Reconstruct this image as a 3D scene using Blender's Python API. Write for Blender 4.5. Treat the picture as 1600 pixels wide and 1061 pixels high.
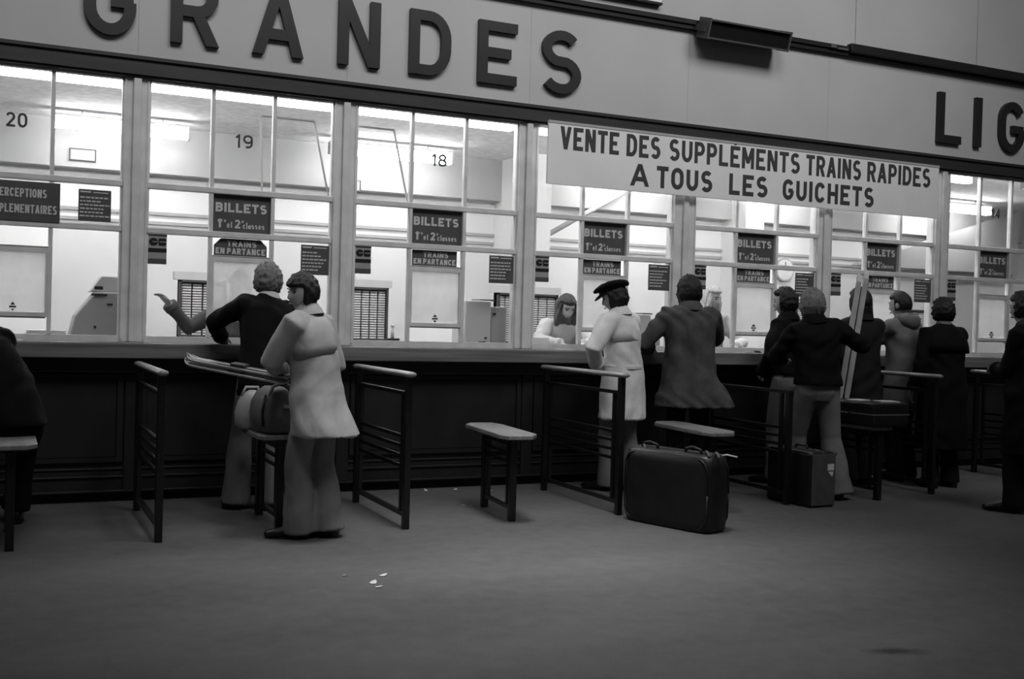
import bpy, bmesh, math, random
import numpy as np
from mathutils import Vector, Matrix
random.seed(7)
S = bpy.context.scene
for o in list(bpy.data.objects): bpy.data.objects.remove(o)
COL = S.collection
R = math.radians
# ------------------------------------------------------------------ camera
def setup_camera():
    yaw, pitch, roll = R(25.259), R(-0.837), R(1.5955)
    F = Vector((math.sin(yaw)*math.cos(pitch), math.cos(yaw)*math.cos(pitch), math.sin(pitch)))
    Rt = Vector((math.cos(yaw), -math.sin(yaw), 0)); U = Rt.cross(F)
    R2 = Rt*math.cos(roll) + U*math.sin(roll); U2 = -Rt*math.sin(roll) + U*math.cos(roll)
    cd = bpy.data.cameras.new('camera'); cd.sensor_width = 36; cd.lens = 36*1700/1600
    cd.clip_end = 200
    c = bpy.data.objects.new('camera', cd); COL.objects.link(c)
    m = Matrix((R2, U2, -F)).transposed().to_4x4(); m.translation = (0, -8.3, 1.35)
    c.matrix_world = m; S.camera = c
setup_camera()
# ------------------------------------------------------------------ light
W = bpy.data.worlds.new('world'); S.world = W; W.use_nodes = True
W.node_tree.nodes['Background'].inputs[0].default_value = (1, 1, 1, 1)
W.node_tree.nodes['Background'].inputs[1].default_value = 0.035
def area(name, loc, target, size, power, sy=None):
    l = bpy.data.lights.new(name, 'AREA'); l.energy = power; l.shape = 'RECTANGLE'; l.size = size; l.size_y = sy or size
    o = bpy.data.objects.new(name, l); COL.objects.link(o); o.location = loc
    o.rotation_euler = (Vector(target)-Vector(loc)).to_track_quat('-Z', 'Y').to_euler()
    return o
for lx, lp in ((.2, 44), (3.6, 50), (7.4, 60)):
    area('hall_light', (lx, -6.2, 8.4), (lx, -0.2, 4.0), 2.6, lp, 2.6).data.spread = R(84)
area('hall_light', (2.75, -3.0, 7.2), (2.75, -3.0, 0), 1.2, 36, 1.2).data.spread = R(45)  # added overhead beam, brightens the mid floor to mimic lens falloff
VS = S.view_settings
VS.view_transform = 'Standard'; VS.look = 'None'; VS.gamma = 1; VS.exposure = 0.0; VS.use_curve_mapping = False
# ------------------------------------------------------------------ materials
MATS = {}
def mat(name, g, rough=.6, var=.12, scale=6., bump=0., bscale=80., spec=.3, stretch=(1, 1, 1), metal=0., detail=4., bdist=.004):
    m = bpy.data.materials.new(name); m.use_nodes = True; nt = m.node_tree; b = nt.nodes['Principled BSDF']
    b.inputs['Roughness'].default_value = rough; b.inputs['Specular IOR Level'].default_value = spec
    b.inputs['Metallic'].default_value = metal
    tc = nt.nodes.new('ShaderNodeTexCoord'); mp = nt.nodes.new('ShaderNodeMapping'); mp.inputs['Scale'].default_value = stretch
    nt.links.new(tc.outputs['Object'], mp.inputs[0])
    n = nt.nodes.new('ShaderNodeTexNoise'); n.inputs['Scale'].default_value = scale; n.inputs['Detail'].default_value = detail
    nt.links.new(mp.outputs[0], n.inputs['Vector'])
    r = nt.nodes.new('ShaderNodeValToRGB'); lo, hi = g*(1-var), g*(1+var)
    r.color_ramp.elements[0].position = .3; r.color_ramp.elements[1].position = .7
    r.color_ramp.elements[0].color = (lo, lo, lo, 1); r.color_ramp.elements[1].color = (hi, hi, hi, 1)
    nt.links.new(n.outputs['Fac'], r.inputs[0]); nt.links.new(r.outputs[0], b.inputs['Base Color'])
    if bump:
        n2 = nt.nodes.new('ShaderNodeTexNoise'); n2.inputs['Scale'].default_value = bscale; n2.inputs['Detail'].default_value = 3
        nt.links.new(mp.outputs[0], n2.inputs['Vector'])
        bp = nt.nodes.new('ShaderNodeBump'); bp.inputs['Strength'].default_value = bump; bp.inputs['Distance'].default_value = bdist
        nt.links.new(n2.outputs['Fac'], bp.inputs['Height']); nt.links.new(bp.outputs[0], b.inputs['Normal'])
    MATS[name] = m; return m
def emis(name, s):
    m = bpy.data.materials.new(name); m.use_nodes = True; nt = m.node_tree; nt.nodes.clear()
    e = nt.nodes.new('ShaderNodeEmission'); e.inputs[1].default_value = s; o = nt.nodes.new('ShaderNodeOutputMaterial')
    nt.links.new(e.outputs[0], o.inputs[0]); MATS[name] = m
def glassm(name, tint, frost=0.):
    m = bpy.data.materials.new(name); m.use_nodes = True; nt = m.node_tree; nt.nodes.clear()
    o = nt.nodes.new('ShaderNodeOutputMaterial'); t = nt.nodes.new('ShaderNodeBsdfTransparent'); t.inputs[0].default_value = (tint, tint, tint, 1)
    g = nt.nodes.new('ShaderNodeBsdfGlossy'); g.inputs['Roughness'].default_value = .06
    lw = nt.nodes.new('ShaderNodeLayerWeight'); lw.inputs[0].default_value = .5
    pw = nt.nodes.new('ShaderNodeMath'); pw.operation = 'POWER'; pw.inputs[1].default_value = 5; nt.links.new(lw.outputs['Facing'], pw.inputs[0])
    fr = nt.nodes.new('ShaderNodeMath'); fr.operation = 'MULTIPLY_ADD'; fr.inputs[1].default_value = .9; fr.inputs[2].default_value = .03; nt.links.new(pw.outputs[0], fr.inputs[0])
    mx = nt.nodes.new('ShaderNodeMixShader'); base = t
    if frost:
        d = nt.nodes.new('ShaderNodeBsdfTranslucent'); d.inputs[0].default_value = (.85, .85, .85, 1)
        d2 = nt.nodes.new('ShaderNodeBsdfDiffuse'); d2.inputs[0].default_value = (.6, .6, .6, 1)
        md = nt.nodes.new('ShaderNodeMixShader'); md.inputs[0].default_value = .3
        nt.links.new(d.outputs[0], md.inputs[1]); nt.links.new(d2.outputs[0], md.inputs[2])
        n = nt.nodes.new('ShaderNodeTexNoise'); n.inputs['Scale'].default_value = 3
        mr = nt.nodes.new('ShaderNodeMapRange'); mr.inputs[3].default_value = frost-.12; mr.inputs[4].default_value = frost+.12
        nt.links.new(n.outputs['Fac'], mr.inputs[0])
        m2 = nt.nodes.new('ShaderNodeMixShader'); nt.links.new(mr.outputs[0], m2.inputs[0])
        nt.links.new(t.outputs[0], m2.inputs[1]); nt.links.new(md.outputs[0], m2.inputs[2]); base = m2
    nt.links.new(fr.outputs[0], mx.inputs[0]); nt.links.new(base.outputs[0], mx.inputs[1]); nt.links.new(g.outputs[0], mx.inputs[2])
    nt.links.new(mx.outputs[0], o.inputs[0]); MATS[name] = m
mat('frieze', .50, .7, .05, 1.5, .15, 150)
mat('upper_wall', .46, .75, .08, .8, .15, 90)
mat('dark_beam', .035, .45, .2, 5, .1, 60, .4, (.3, 1, 3))
mat('dark_rail', .014, .5, .2, 5)
mat('letter', .022, .4, .1, 6, spec=.4)
mat('frame', .64, .5, .12, 7, .1, 60, .35)
mat('counter_wood', .16, .38, .35, 4, .15, 30, .45, (.25, 2, 6))
mat('counter_front', .016, .45, .3, 3, .15, 40, .35, (1, 1, .4))
mat('plinth', .012, .6, .2, 4)
mat('black_metal', .008, .32, .2, 20, spec=.5)
mat('rail_wood', .25, .28, .3, 8, spec=.5, stretch=(8, 1, 8))
mat('seat_wood', .2, .42, .25, 5, .1, 40, .4, (6, 1, 6))
mat('office_white', .80, .7, .03, 2)
mat('office_grey', .42, .7, .05, 2)
mat('office_ceiling', .84, .8, .15, 14, .4, 30)
mat('moulding', .42, .6, .05, 3)
mat('desk', .30, .5, .15, 5)
mat('machine', .38, .5, .06, 4)
mat('machine_light', .6, .5, .06, 4)
mat('rack_dark', .07, .5, .15, 8)
mat('ticket', .72, .6, .15, 40)
mat('sign_dark', .085, .4, .12, 8, spec=.4)
mat('sign_text', .55, .5, .06, 20)
mat('banner', .8, .6, .04, 3)
mat('banner_text', .055, .6, .15, 10)
mat('sticker_grey', .32, .4, .06, 6)
mat('sticker_black', .02, .4, .1, 6)
mat('number', .05, .5, .1, 10)
mat('paper', .75, .7, .05, 10)
mat('floor_paper', .6, .8, .1, 10)
mat('skin', .40, .5, .06, 20, spec=.35)
mat('skin_pale', .55, .5, .05, 20, spec=.35)
mat('dark_feature', .03, .4)
mat('lip', .16, .4)
def hairm(n, g): mat(n, g, .45, .45, 30, .8, 90, .4, (3, 3, .35), bdist=.006)
hairm('hair_black', .008); hairm('hair_dark', .016); hairm('hair_brown', .06); hairm('hair_blonde', .5); hairm('hair_sandy', .17)
def cloth(n, g, v=.12, b=.35): mat(n, g, .85, v, 10, b, 220, .15)
cloth('coat_beige', .36); cloth('coat_cream', .72); cloth('coat_tweed', .075, .3, .6); cloth('black_cloth', .0045)
cloth('coat_charcoal', .013); cloth('coat_light', .15); cloth('trouser_grey', .2); cloth('trouser_mid', .17); cloth('trouser_dark', .008)
cloth('blouse', .62, .05); cloth('sleeve_grey', .08); cloth('white_cloth', .6); cloth('fur', .05, .5, .9)
mat('bag_white', .42, .5, .1, 6, .2, 30); mat('bag_grey', .15, .5, .25, 6, .3, 30)
mat('leather_black', .010, .38, .25, 12, .3, 60, .45); mat('suitcase_side', .012, .4, .2, 12, .2, 60, .4); mat('suitcase_end', .075, .45, .15, 12, .2, 60)
mat('metal_trim', .45, .3, .1, 10, metal=.8); mat('shoe', .006, .35, .2, 20, spec=.5)
mat('ski_pale', .42, .35, .15, 10, spec=.5); mat('ski_dark', .03, .3, .2, 14, spec=.5); mat('label_white', .6, .5)
mat('speaker_grille', .004, .7, .2, 60); mat('speaker_case', .10, .5, .15, 12)
emis('tube', 26.0)
glassm('glass', .90); glassm('hatch_glass', .92, .55)
def floor_mat():
    m = bpy.data.materials.new('floor_asphalt'); m.use_nodes = True; nt = m.node_tree; b = nt.nodes['Principled BSDF']; MATS['floor'] = m
    tc = nt.nodes.new('ShaderNodeTexCoord')
    def noise(sc, st, det=5):
        mp = nt.nodes.new('ShaderNodeMapping'); mp.inputs['Scale'].default_value = st; nt.links.new(tc.outputs['Object'], mp.inputs[0])
        n = nt.nodes.new('ShaderNodeTexNoise'); n.inputs['Scale'].default_value = sc; n.inputs['Detail'].default_value = det
        nt.links.new(mp.outputs[0], n.inputs[0]); return n.outputs['Fac']
    a = noise(.55, (.6, 1.6, 1)); c = noise(9, (1, 1, 1), 6); d = noise(140, (1, 1, 1), 2)
    def mth(op, x, y):
        k = nt.nodes.new('ShaderNodeMath'); k.operation = op
        for i, v in enumerate((x, y)):
            if isinstance(v, float): k.inputs[i].default_value = v
            else: nt.links.new(v, k.inputs[i])
        return k.outputs[0]
    s = mth('ADD', mth('MULTIPLY', a, .60), mth('ADD', mth('MULTIPLY', c, .25), mth('MULTIPLY', d, .25)))
    r = nt.nodes.new('ShaderNodeValToRGB'); e = r.color_ramp.elements
    e[0].position = .35; e[0].color = (.070,)*3+(1,); e[1].position = .75; e[1].color = (.135,)*3+(1,)
    nt.links.new(s, r.inputs[0])
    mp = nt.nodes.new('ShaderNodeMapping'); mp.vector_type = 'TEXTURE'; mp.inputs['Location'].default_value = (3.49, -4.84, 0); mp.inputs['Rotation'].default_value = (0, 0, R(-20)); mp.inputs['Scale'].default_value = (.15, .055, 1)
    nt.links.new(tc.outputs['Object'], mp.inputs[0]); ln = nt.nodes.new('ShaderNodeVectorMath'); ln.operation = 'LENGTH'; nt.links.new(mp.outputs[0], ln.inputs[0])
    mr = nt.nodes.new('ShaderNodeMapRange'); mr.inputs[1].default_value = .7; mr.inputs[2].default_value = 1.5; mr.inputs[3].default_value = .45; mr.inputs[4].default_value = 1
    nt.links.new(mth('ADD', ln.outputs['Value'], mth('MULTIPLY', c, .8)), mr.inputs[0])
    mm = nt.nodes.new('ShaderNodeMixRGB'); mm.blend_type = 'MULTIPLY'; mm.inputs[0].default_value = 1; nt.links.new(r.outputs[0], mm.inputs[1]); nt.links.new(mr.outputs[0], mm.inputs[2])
    nt.links.new(mm.outputs[0], b.inputs['Base Color'])
    b.inputs['Roughness'].default_value = .9; b.inputs['Specular IOR Level'].default_value = .04
    bp = nt.nodes.new('ShaderNodeBump'); bp.inputs['Strength'].default_value = .3; bp.inputs['Distance'].default_value = .004
    nt.links.new(mth('ADD', d, c), bp.inputs['Height']); nt.links.new(bp.outputs[0], b.inputs['Normal'])
floor_mat()
# ------------------------------------------------------------------ mesh helpers
class MB:
    def __init__(s): s.v = []; s.f = []
    def add(s, vs, fs):
        n = len(s.v); s.v += [tuple(v) for v in vs]; s.f += [tuple(i+n for i in f) for f in fs]; return s
    def box(s, x0, x1, y0, y1, z0, z1):
        return s.add([(x0,y0,z0),(x1,y0,z0),(x1,y1,z0),(x0,y1,z0),(x0,y0,z1),(x1,y0,z1),(x1,y1,z1),(x0,y1,z1)],
            [(0,3,2,1),(4,5,6,7),(0,1,5,4),(1,2,6,5),(2,3,7,6),(3,0,4,7)])
    def rings(s, rs, cap=True):
        n = len(rs[0]); vs = [p for r in rs for p in r]; fs = []
        for i in range(len(rs)-1):
            for j in range(n):
                k = (j+1) % n; fs.append((i*n+j, i*n+k, (i+1)*n+k, (i+1)*n+j))
        if cap: fs += [tuple(reversed(range(n))), tuple(range((len(rs)-1)*n, len(rs)*n))]
        return s.add(vs, fs)
    def tube(s, pts, rad, n=10, round_=False):
        pts = [Vector(p) for p in pts]
        if not isinstance(rad, (list, tuple)): rad = [rad]*len(pts)
        rs = []; ref = None
        P = list(pts); Q = list(rad)
        if round_:
            d0 = (P[0]-P[1]).normalized(); d1 = (P[-1]-P[-2]).normalized()
            P = [P[0]+d0*Q[0]*.85, P[0]+d0*Q[0]*.5]+P+[P[-1]+d1*Q[-1]*.5, P[-1]+d1*Q[-1]*.85]
            Q = [Q[0]*.35, Q[0]*.85]+Q+[Q[-1]*.85, Q[-1]*.35]
        for i, p in enumerate(P):
            t = (P[min(i+1, len(P)-1)]-P[max(i-1, 0)]).normalized()
            if ref is None:
                a = Vector((0, 0, 1)) if abs(t.z) < .9 else Vector((1, 0, 0)); u = t.cross(a).normalized()
            else: u = (ref-t*ref.dot(t)).normalized()
            ref = u; w = t.cross(u)
            rs.append([p+(u*math.cos(2*math.pi*k/n)+w*math.sin(2*math.pi*k/n))*Q[i] for k in range(n)])
        return s.rings(rs)
    def loft(s, spec, n=24, e=2.3):
        rs = []
        for c, ux, uy, a, b in spec:
            r = []
            for k in range(n):
                t = 2*math.pi*k/n; ct, st = math.cos(t), math.sin(t)
                r.append(c+ux*(a*math.copysign(abs(ct)**(2/e), ct))+uy*(b*math.copysign(abs(st)**(2/e), st)))
            rs.append(r)
        return s.rings(rs)
    def ball(s, c, r, n=14, m=10, M=None):
        c = Vector(c); vs = []; fs = []
        rr = r if isinstance(r, (tuple, list)) else (r, r, r)
        rs = []
        for i in range(1, m):
            th = math.pi*i/m
            row = []
            for j in range(n):
                ph = 2*math.pi*j/n; d = Vector((rr[0]*math.sin(th)*math.cos(ph), rr[1]*math.sin(th)*math.sin(ph), -rr[2]*math.cos(th)))
                row.append(c+(M @ d if M else d))
            rs.append(row)
        return s.rings(rs)
    def prism(s, poly, y0, y1):      # poly in x,z
        n = len(poly); vs = [(x, y0, z) for x, z in poly]+[(x, y1, z) for x, z in poly]
        fs = [tuple(range(n)), tuple(reversed(range(n, 2*n)))]
        for i in range(n): j = (i+1) % n; fs.append((j, i, i+n, j+n))
        return s.add(vs, fs)
    def mesh(s, name):
        me = bpy.data.meshes.new(name); me.from_pydata(s.v, [], s.f); me.update(); return me
    def build(s, name, m, parent=None, smooth=False, fix=True, loc=None):
        me = s.mesh(name)
        if fix:
            bm = bmesh.new(); bm.from_mesh(me); bmesh.ops.recalc_face_normals(bm, faces=bm.faces); bm.to_mesh(me); bm.free()
        me.materials.append(MATS[m])
        if smooth: me.polygons.foreach_set('use_smooth', [True]*len(me.polygons))
        o = bpy.data.objects.new(name, me); COL.objects.link(o)
        if parent: o.parent = parent
        if loc: o.location = loc
        return o
def link(name, me, parent=None, loc=(0, 0, 0), m=None):
    o = bpy.data.objects.new(name, me); COL.objects.link(o); o.parent = parent; o.location = loc
    if m and not me.materials: me.materials.append(MATS[m])
    return o
def tag(o, label, cat, group=None, kind=None):
    o['label'] = label; o['category'] = cat
    if group: o['group'] = group
    if kind: o['kind'] = kind
    return o
def empty(name, loc=(0, 0, 0), rz=0):
    o = bpy.data.objects.new(name, None); o.empty_display_size = .1; COL.objects.link(o); o.location = loc; o.rotation_euler = (0, 0, rz); return o
def struct(o, label, cat='structure'): o['kind'] = 'structure'; o['label'] = label; o['category'] = cat; return o
def bevel(o, w, seg=2):
    b = o.modifiers.new('bevel', 'BEVEL'); b.width = w; b.segments = seg; b.limit_method = 'ANGLE'; return o
# ------------------------------------------------------------------ stroke lettering
def arc(cx, cy, rx, ry, a0, a1, n=14): return [(cx+rx*math.cos(R(a0+(a1-a0)*i/n)), cy+ry*math.sin(R(a0+(a1-a0)*i/n))) for i in range(n+1)]
GL = {}
def g(ch, w, *st): GL[ch] = (w, st)
g('A', 1.05, ('d', (0, 0), (.5, 1)), ('d', (1, 0), (.5, 1)), ('b', [(.18, .27), (.82, .27)]))
g('B', .95, ('p', [(0, 0), (0, 1)]), ('b', [(0, 1), (.6, 1)]+arc(.6, .77, .36, .23, 90, -90, 8)+[(0, .54)]), ('b', [(0, .54), (.6, .54)]+arc(.6, .27, .4, .27, 90, -90, 8)+[(0, 0)]))
g('C', .95, ('b', arc(.5, .65, .5, .35, 25, 180, 10)+arc(.5, .35, .5, .35, 180, 335, 10)))
g('D', 1., ('p', [(0, 0), (0, 1)]), ('b', [(0, 1), (.45, 1)]+arc(.45, .6, .55, .4, 90, 0, 8)+arc(.45, .4, .55, .4, 0, -90, 8)+[(0, 0)]))
g('E', .88, ('p', [(1, 1), (0, 1), (0, 0), (1, 0)]), ('b', [(0, .5), (.95, .5)]))
g('G', 1., ('b', arc(.5, .65, .5, .35, 30, 180, 10)+arc(.5, .35, .5, .35, 180, 360, 12)+[(1, .45)]), ('b', [(1.08, .45), (.52, .45)]))
g('H', .98, ('p', [(0, 0), (0, 1)]), ('p', [(1, 0), (1, 1)]), ('b', [(0, .5), (1, .5)]))
g('I', .0, ('p', [(.5, 0), (.5, 1)]))
g('L', .82, ('p', [(0, 1), (0, 0), (1, 0)]))
g('M', 1.25, ('p', [(0, 0), (0, 1)]), ('p', [(1, 0), (1, 1)]), ('d', (.5, .25), (.02, 1)), ('d', (.5, .25), (.98, 1)))
g('N', .98, ('p', [(0, 0), (0, 1)]), ('p', [(1, 0), (1, 1)]), ('d', (.97, 0), (.03, 1)))
g('O', 1., ('b', arc(.5, .65, .5, .35, 0, 180, 14)+arc(.5, .35, .5, .35, 180, 360, 14)+[(1, .65)]))
g('P', .92, ('p', [(0, 0), (0, 1)]), ('b', [(0, 1), (.55, 1)]+arc(.55, .72, .45, .28, 90, -90, 10)+[(0, .44)]))
g('R', .95, ('p', [(0, 0), (0, 1)]), ('b', [(0, 1), (.55, 1)]+arc(.55, .73, .43, .27, 90, -90, 10)+[(0, .46)]), ('d', (1, 0), (.55, .46)))
g('S', .92, ('b', arc(.5, .75, .47, .25, 35, 180, 10)+arc(.5, .75, .47, .25, 180, 250, 5)[1:]+arc(.5, .26, .5, .26, 70, 0, 5)+arc(.5, .26, .5, .26, 0, -148, 10)[1:]))
g('T', .9, ('p', [(0, 1), (1, 1)]), ('p', [(.5, 0), (.5, 1)]))
g('U', .95, ('b', [(0, 1.08), (0, .35)]+arc(.5, .35, .5, .35, 180, 360, 12)+[(1, 1.08)]))
g('V', 1.02, ('d', (.5, 0), (0, 1)), ('d', (.5, 0), (1, 1)))
g('0', .85, *GL['O'][1])
g('1', .35, ('p', [(1, 0), (1, 1)]), ('b', [(1, 1), (.1, .78)]))
g('2', .85, ('b', arc(.5, .72, .48, .28, 165, -30, 12)+[(.05, 0)]), ('p', [(.05, 0), (1, 0)]))
g('4', .9, ('b', [(1, .25), (0, .25), (.7, 1)]), ('p', [(.75, 0), (.75, 1)]))
g('5', .85, ('b', [(.95, 1), (.12, 1), (.06, .55)]+arc(.48, .32, .48, .30, 120, -150, 12)))
g('6', .85, ('b', arc(.5, .3, .48, .3, 0, 360, 16)), ('b', [(.02, .3)]+arc(.5, .7, .48, .3, 180, 60, 8)))
g('7', .85, ('p', [(0, 1), (1, 1)]), ('d', (.35, 0), (1, 1)))
g('8', .85, ('b', arc(.5, .76, .42, .24, 0, 360, 16)), ('b', arc(.5, .26, .5, .26, 0, 360, 16)))
g('9', .85, ('b', arc(.5, .7, .48, .3, 0, 360, 16)), ('b', [(.98, .7)]+arc(.5, .3, .48, .3, 0, -120, 8)))
for a, (w, st) in {'e': (.8, (('b', [(.05, .3), (.95, .3)]+arc(.5, .3, .47, .3, 0, 320, 12)),)), 'r': (.5, (('p', [(0, 0), (0, .62)]), ('b', [(0, .4), (.4, .6), (1, .6)]))),
    't': (.5, (('p', [(.4, .05), (.4, .9)]), ('b', [(0, .62), (1, .62)]), ('b', [(.4, .03), (1, .03)]))), 'c': (.75, (('b', arc(.5, .3, .48, .3, 40, 320, 10)),)), 'l': (.0, (('p', [(.5, 0), (.5, 1)]),)),
    'a': (.75, (('b', arc(.5, .26, .45, .26, 0, 360, 12)), ('p', [(1, 0), (1, .55)]))), 's': (.7, (('b', [(.95, .55), (.2, .58), (.1, .4), (.9, .25), (.85, .05), (.05, .02)]),))}.items(): g(a, w, *st)
def glyph(mb, ch, x, z, w, h, t, y0, y1):
    acc = ch == '\u00c9'
    st = GL['E' if acc else ch][1]
    ix, iz = max(w-t, 0), h-t
    mp = lambda p: (x+t/2+p[0]*ix if w > t*1.05 else x+w/2, z+t/2+p[1]*iz)
    if acc: mb.prism([(x+w*.35, z+h*1.06), (x+w*.6, z+h*1.06), (x+w*.85, z+h*1.22), (x+w*.55, z+h*1.22)], y0, y1)
    for si, s in enumerate(st):
        y0 += (y1-y0)*.02 if si else 0
        if s[0] == 'd':
            (ax, az), (bx, bz) = s[1], s[2]
            A = (x+t/2+ax*ix, z+az*h); B = (x+t/2+bx*ix, z+bz*h)
            L = math.hypot(B[0]-A[0], B[1]-A[1]); hw = t/2*L/abs(B[1]-A[1])
            mb.prism([(A[0]-hw, A[1]), (A[0]+hw, A[1]), (B[0]+hw, B[1]), (B[0]-hw, B[1])], y0, y1)
        else:
            raw = [p for i, p in enumerate(s[1]) if i == 0 or math.hypot(p[0]-s[1][i-1][0], p[1]-s[1][i-1][1]) > 1e-4]
            pts = [mp(p) for p in raw]
            if s[0] == 'p':
                def ext(a, b):
                    d = math.hypot(a[0]-b[0], a[1]-b[1]) or 1; return (a[0]+(a[0]-b[0])/d*t/2, a[1]+(a[1]-b[1])/d*t/2)
                pts = [ext(pts[0], pts[1])]+pts[1:-1]+[ext(pts[-1], pts[-2])]
            lft = []; rgt = []
            closed = math.hypot(pts[0][0]-pts[-1][0], pts[0][1]-pts[-1][1]) < 1e-6
            for i, q in enumerate(pts):
                def nrm(a, b):
                    d = math.hypot(b[0]-a[0], b[1]-a[1]) or 1; return (-(b[1]-a[1])/d, (b[0]-a[0])/d)
                pa = pts[i-1] if i else (pts[-2] if closed else None); pb = pts[i+1] if i < len(pts)-1 else (pts[1] if closed else None)
                n1 = nrm(pa, q) if pa else nrm(q, pb); n2 = nrm(q, pb) if pb else n1
                m_ = (n1[0]+n2[0], n1[1]+n2[1]); d = math.hypot(*m_) or 1; m_ = (m_[0]/d, m_[1]/d)
                k = 1/max(.6, m_[0]*n1[0]+m_[1]*n1[1])
                lft.append((q[0]+m_[0]*t/2*k, q[1]+m_[1]*t/2*k)); rgt.append((q[0]-m_[0]*t/2*k, q[1]-m_[1]*t/2*k))
            n = len(pts); vs = []
            for a in lft: vs += [(a[0], y0, a[1]), (a[0], y1, a[1])]
            for a in rgt: vs += [(a[0], y0, a[1]), (a[0], y1, a[1])]
            o = 2*n; fs = []
            for i in range(n-1):
                a, b = 2*i, 2*i+2
                fs += [(a, b, o+b, o+a), (a+1, o+a+1, o+b+1, b+1), (a, a+1, b+1, b), (o+a, o+b, o+b+1, o+a+1)]
            fs += [(0, o, o+1, 1), (2*n-2, 2*n-1, o+2*n-1, o+2*n-2)]
            mb.add(vs, fs)
def text(mb, s, x0, x1, z, h, t, y0, y1, gap=.28):
    ws = []
    for ch in s:
        ws.append(None if ch == ' ' else GL['E' if ch == '\u00c9' else ch][0])
    tot = sum(.55 if w is None else w+gap for w in ws)-gap
    nt_ = sum(1 for w in ws if w is not None)
    u = (x1-x0-nt_*t)/max(tot-nt_*0, .1)   # unit so that letter width = w*u + t
    x = x0
    for ch, w in zip(s, ws):
        if w is None: x += .55*u; continue
        glyph(mb, ch, x, z, w*u+t, h, t, y0, y1); x += w*u+t+gap*u
# ------------------------------------------------------------------ the setting
def plane_box(name, b, m, label): return struct(MB().box(*b).build(name, m), label)
X0, X1 = -5.2, 15.0
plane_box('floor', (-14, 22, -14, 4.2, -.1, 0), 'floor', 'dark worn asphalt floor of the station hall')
posts = [(-2.37, -2.19), (-.79, -.61), (.784, .958), (2.333, 2.518), (3.926, 4.105), (5.488, 5.73), (7.146, 7.328), (8.68, 8.875), (10.26, 10.44), (11.85, 12.03)]
mids = [(a+b)/2 for a, b in posts]
wf = MB().box(X0, X1, .02, .14, 3.05, 4.08).build('wall_front', 'frieze'); struct(wf, 'pale lettered fascia wall above the ticket windows')
edges = [X0]+mids+[X1]
for a, b in zip(edges[:-1], edges[1:]):
    MB().box(a+.0008, b-.0008, 0, .02, 3.18, 4.05).build('panel', 'frieze', wf)
wu = MB().box(X0, X1, .02, .14, 4.08, 7.5).build('wall_upper', 'upper_wall'); struct(wu, 'grey panelled upper wall above the dark rail')
ue = [X0, -2.4, .9, 4.3, 7.55, 9.2, 12.2, X1]
for a, b in zip(ue[:-1], ue[1:]):
    MB().box(a+.003, b-.003, .0, .02, 4.12, 7.5).build('panel', 'upper_wall', wu)
bm_ = MB().box(X0, X1, -.07, .14, 3.06, 3.17).box(X0, X1, -.09, .02, 3.165, 3.19).box(X0, X1, -.05, .05, 3.045, 3.06)
struct(bm_.build('trim_1', 'dark_beam'), 'dark moulded beam running above the ticket windows')
r_ = MB().box(X0, X1, -.05, .02, 4.05, 4.095).box(X0, X1, -.07, .02, 4.09, 4.13)
struct(r_.build('trim_2', 'dark_rail'), 'dark rail along the top of the fascia')
rr = MB().box(7.42, X1, -.10, -.03, 4.075, 4.16).build('cable_duct', 'dark_rail'); tag(bevel(rr, .008), 'thick dark duct along the rail above the letters LIG', 'duct')
bk = MB().box(7.18, 7.25, -.085, -.06, 4.09, 4.12).box(7.27, 7.40, -.08, -.06, 4.085, 4.105).build('rail_bracket', 'speaker_case'); tag(bevel(bk, .003), 'small pale bracket on the rail beside the dark duct', 'bracket')
for i, (a, b) in enumerate(posts):
    c = (a+b)/2
    o = MB().box(a, b, -.015, .10, 1.14, 3.05).build('trim_%d' % (i+3), 'frame'); struct(o, 'grey painted post between ticket windows', 'post')
    bevel(o, .006)
    bevel(MB().box(c-.028, c+.028, -.045, -.015, 1.14, 3.04).build('rib', 'frame', o), .008)
    MB().box(a+.004, a+.016, -.022, -.015, 1.16, 3.03).build('bead', 'frame', o); MB().box(b-.016, b-.004, -.022, -.015, 1.16, 3.03).build('bead', 'frame', o)
Z1, Z2, ZS, ZT = 2.28, 1.955, 1.185, 3.042
nums = {0: None, 1: '20', 2: '19', 3: '18', 4: '17', 5: '16', 6: '15', 7: '14', 8: None}
win_no = {1: 'the leftmost window', 2: 'the window of the leaning black-jacketed person', 3: 'the window above the empty stool', 4: 'the window of the capped person', 5: 'the window right of the tweed coat', 6: 'the window of the long-haired and hooded people', 7: 'the rightmost window'}
bays = [(posts[i][1], posts[i+1][0]) for i in range(9)]
def pane(x0, x1, z0, z1, y, par, m='glass', name='pane'):
    return MB().box(x0, x1, y-.002, y+.002, z0, z1).build(name, m, par)
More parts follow.
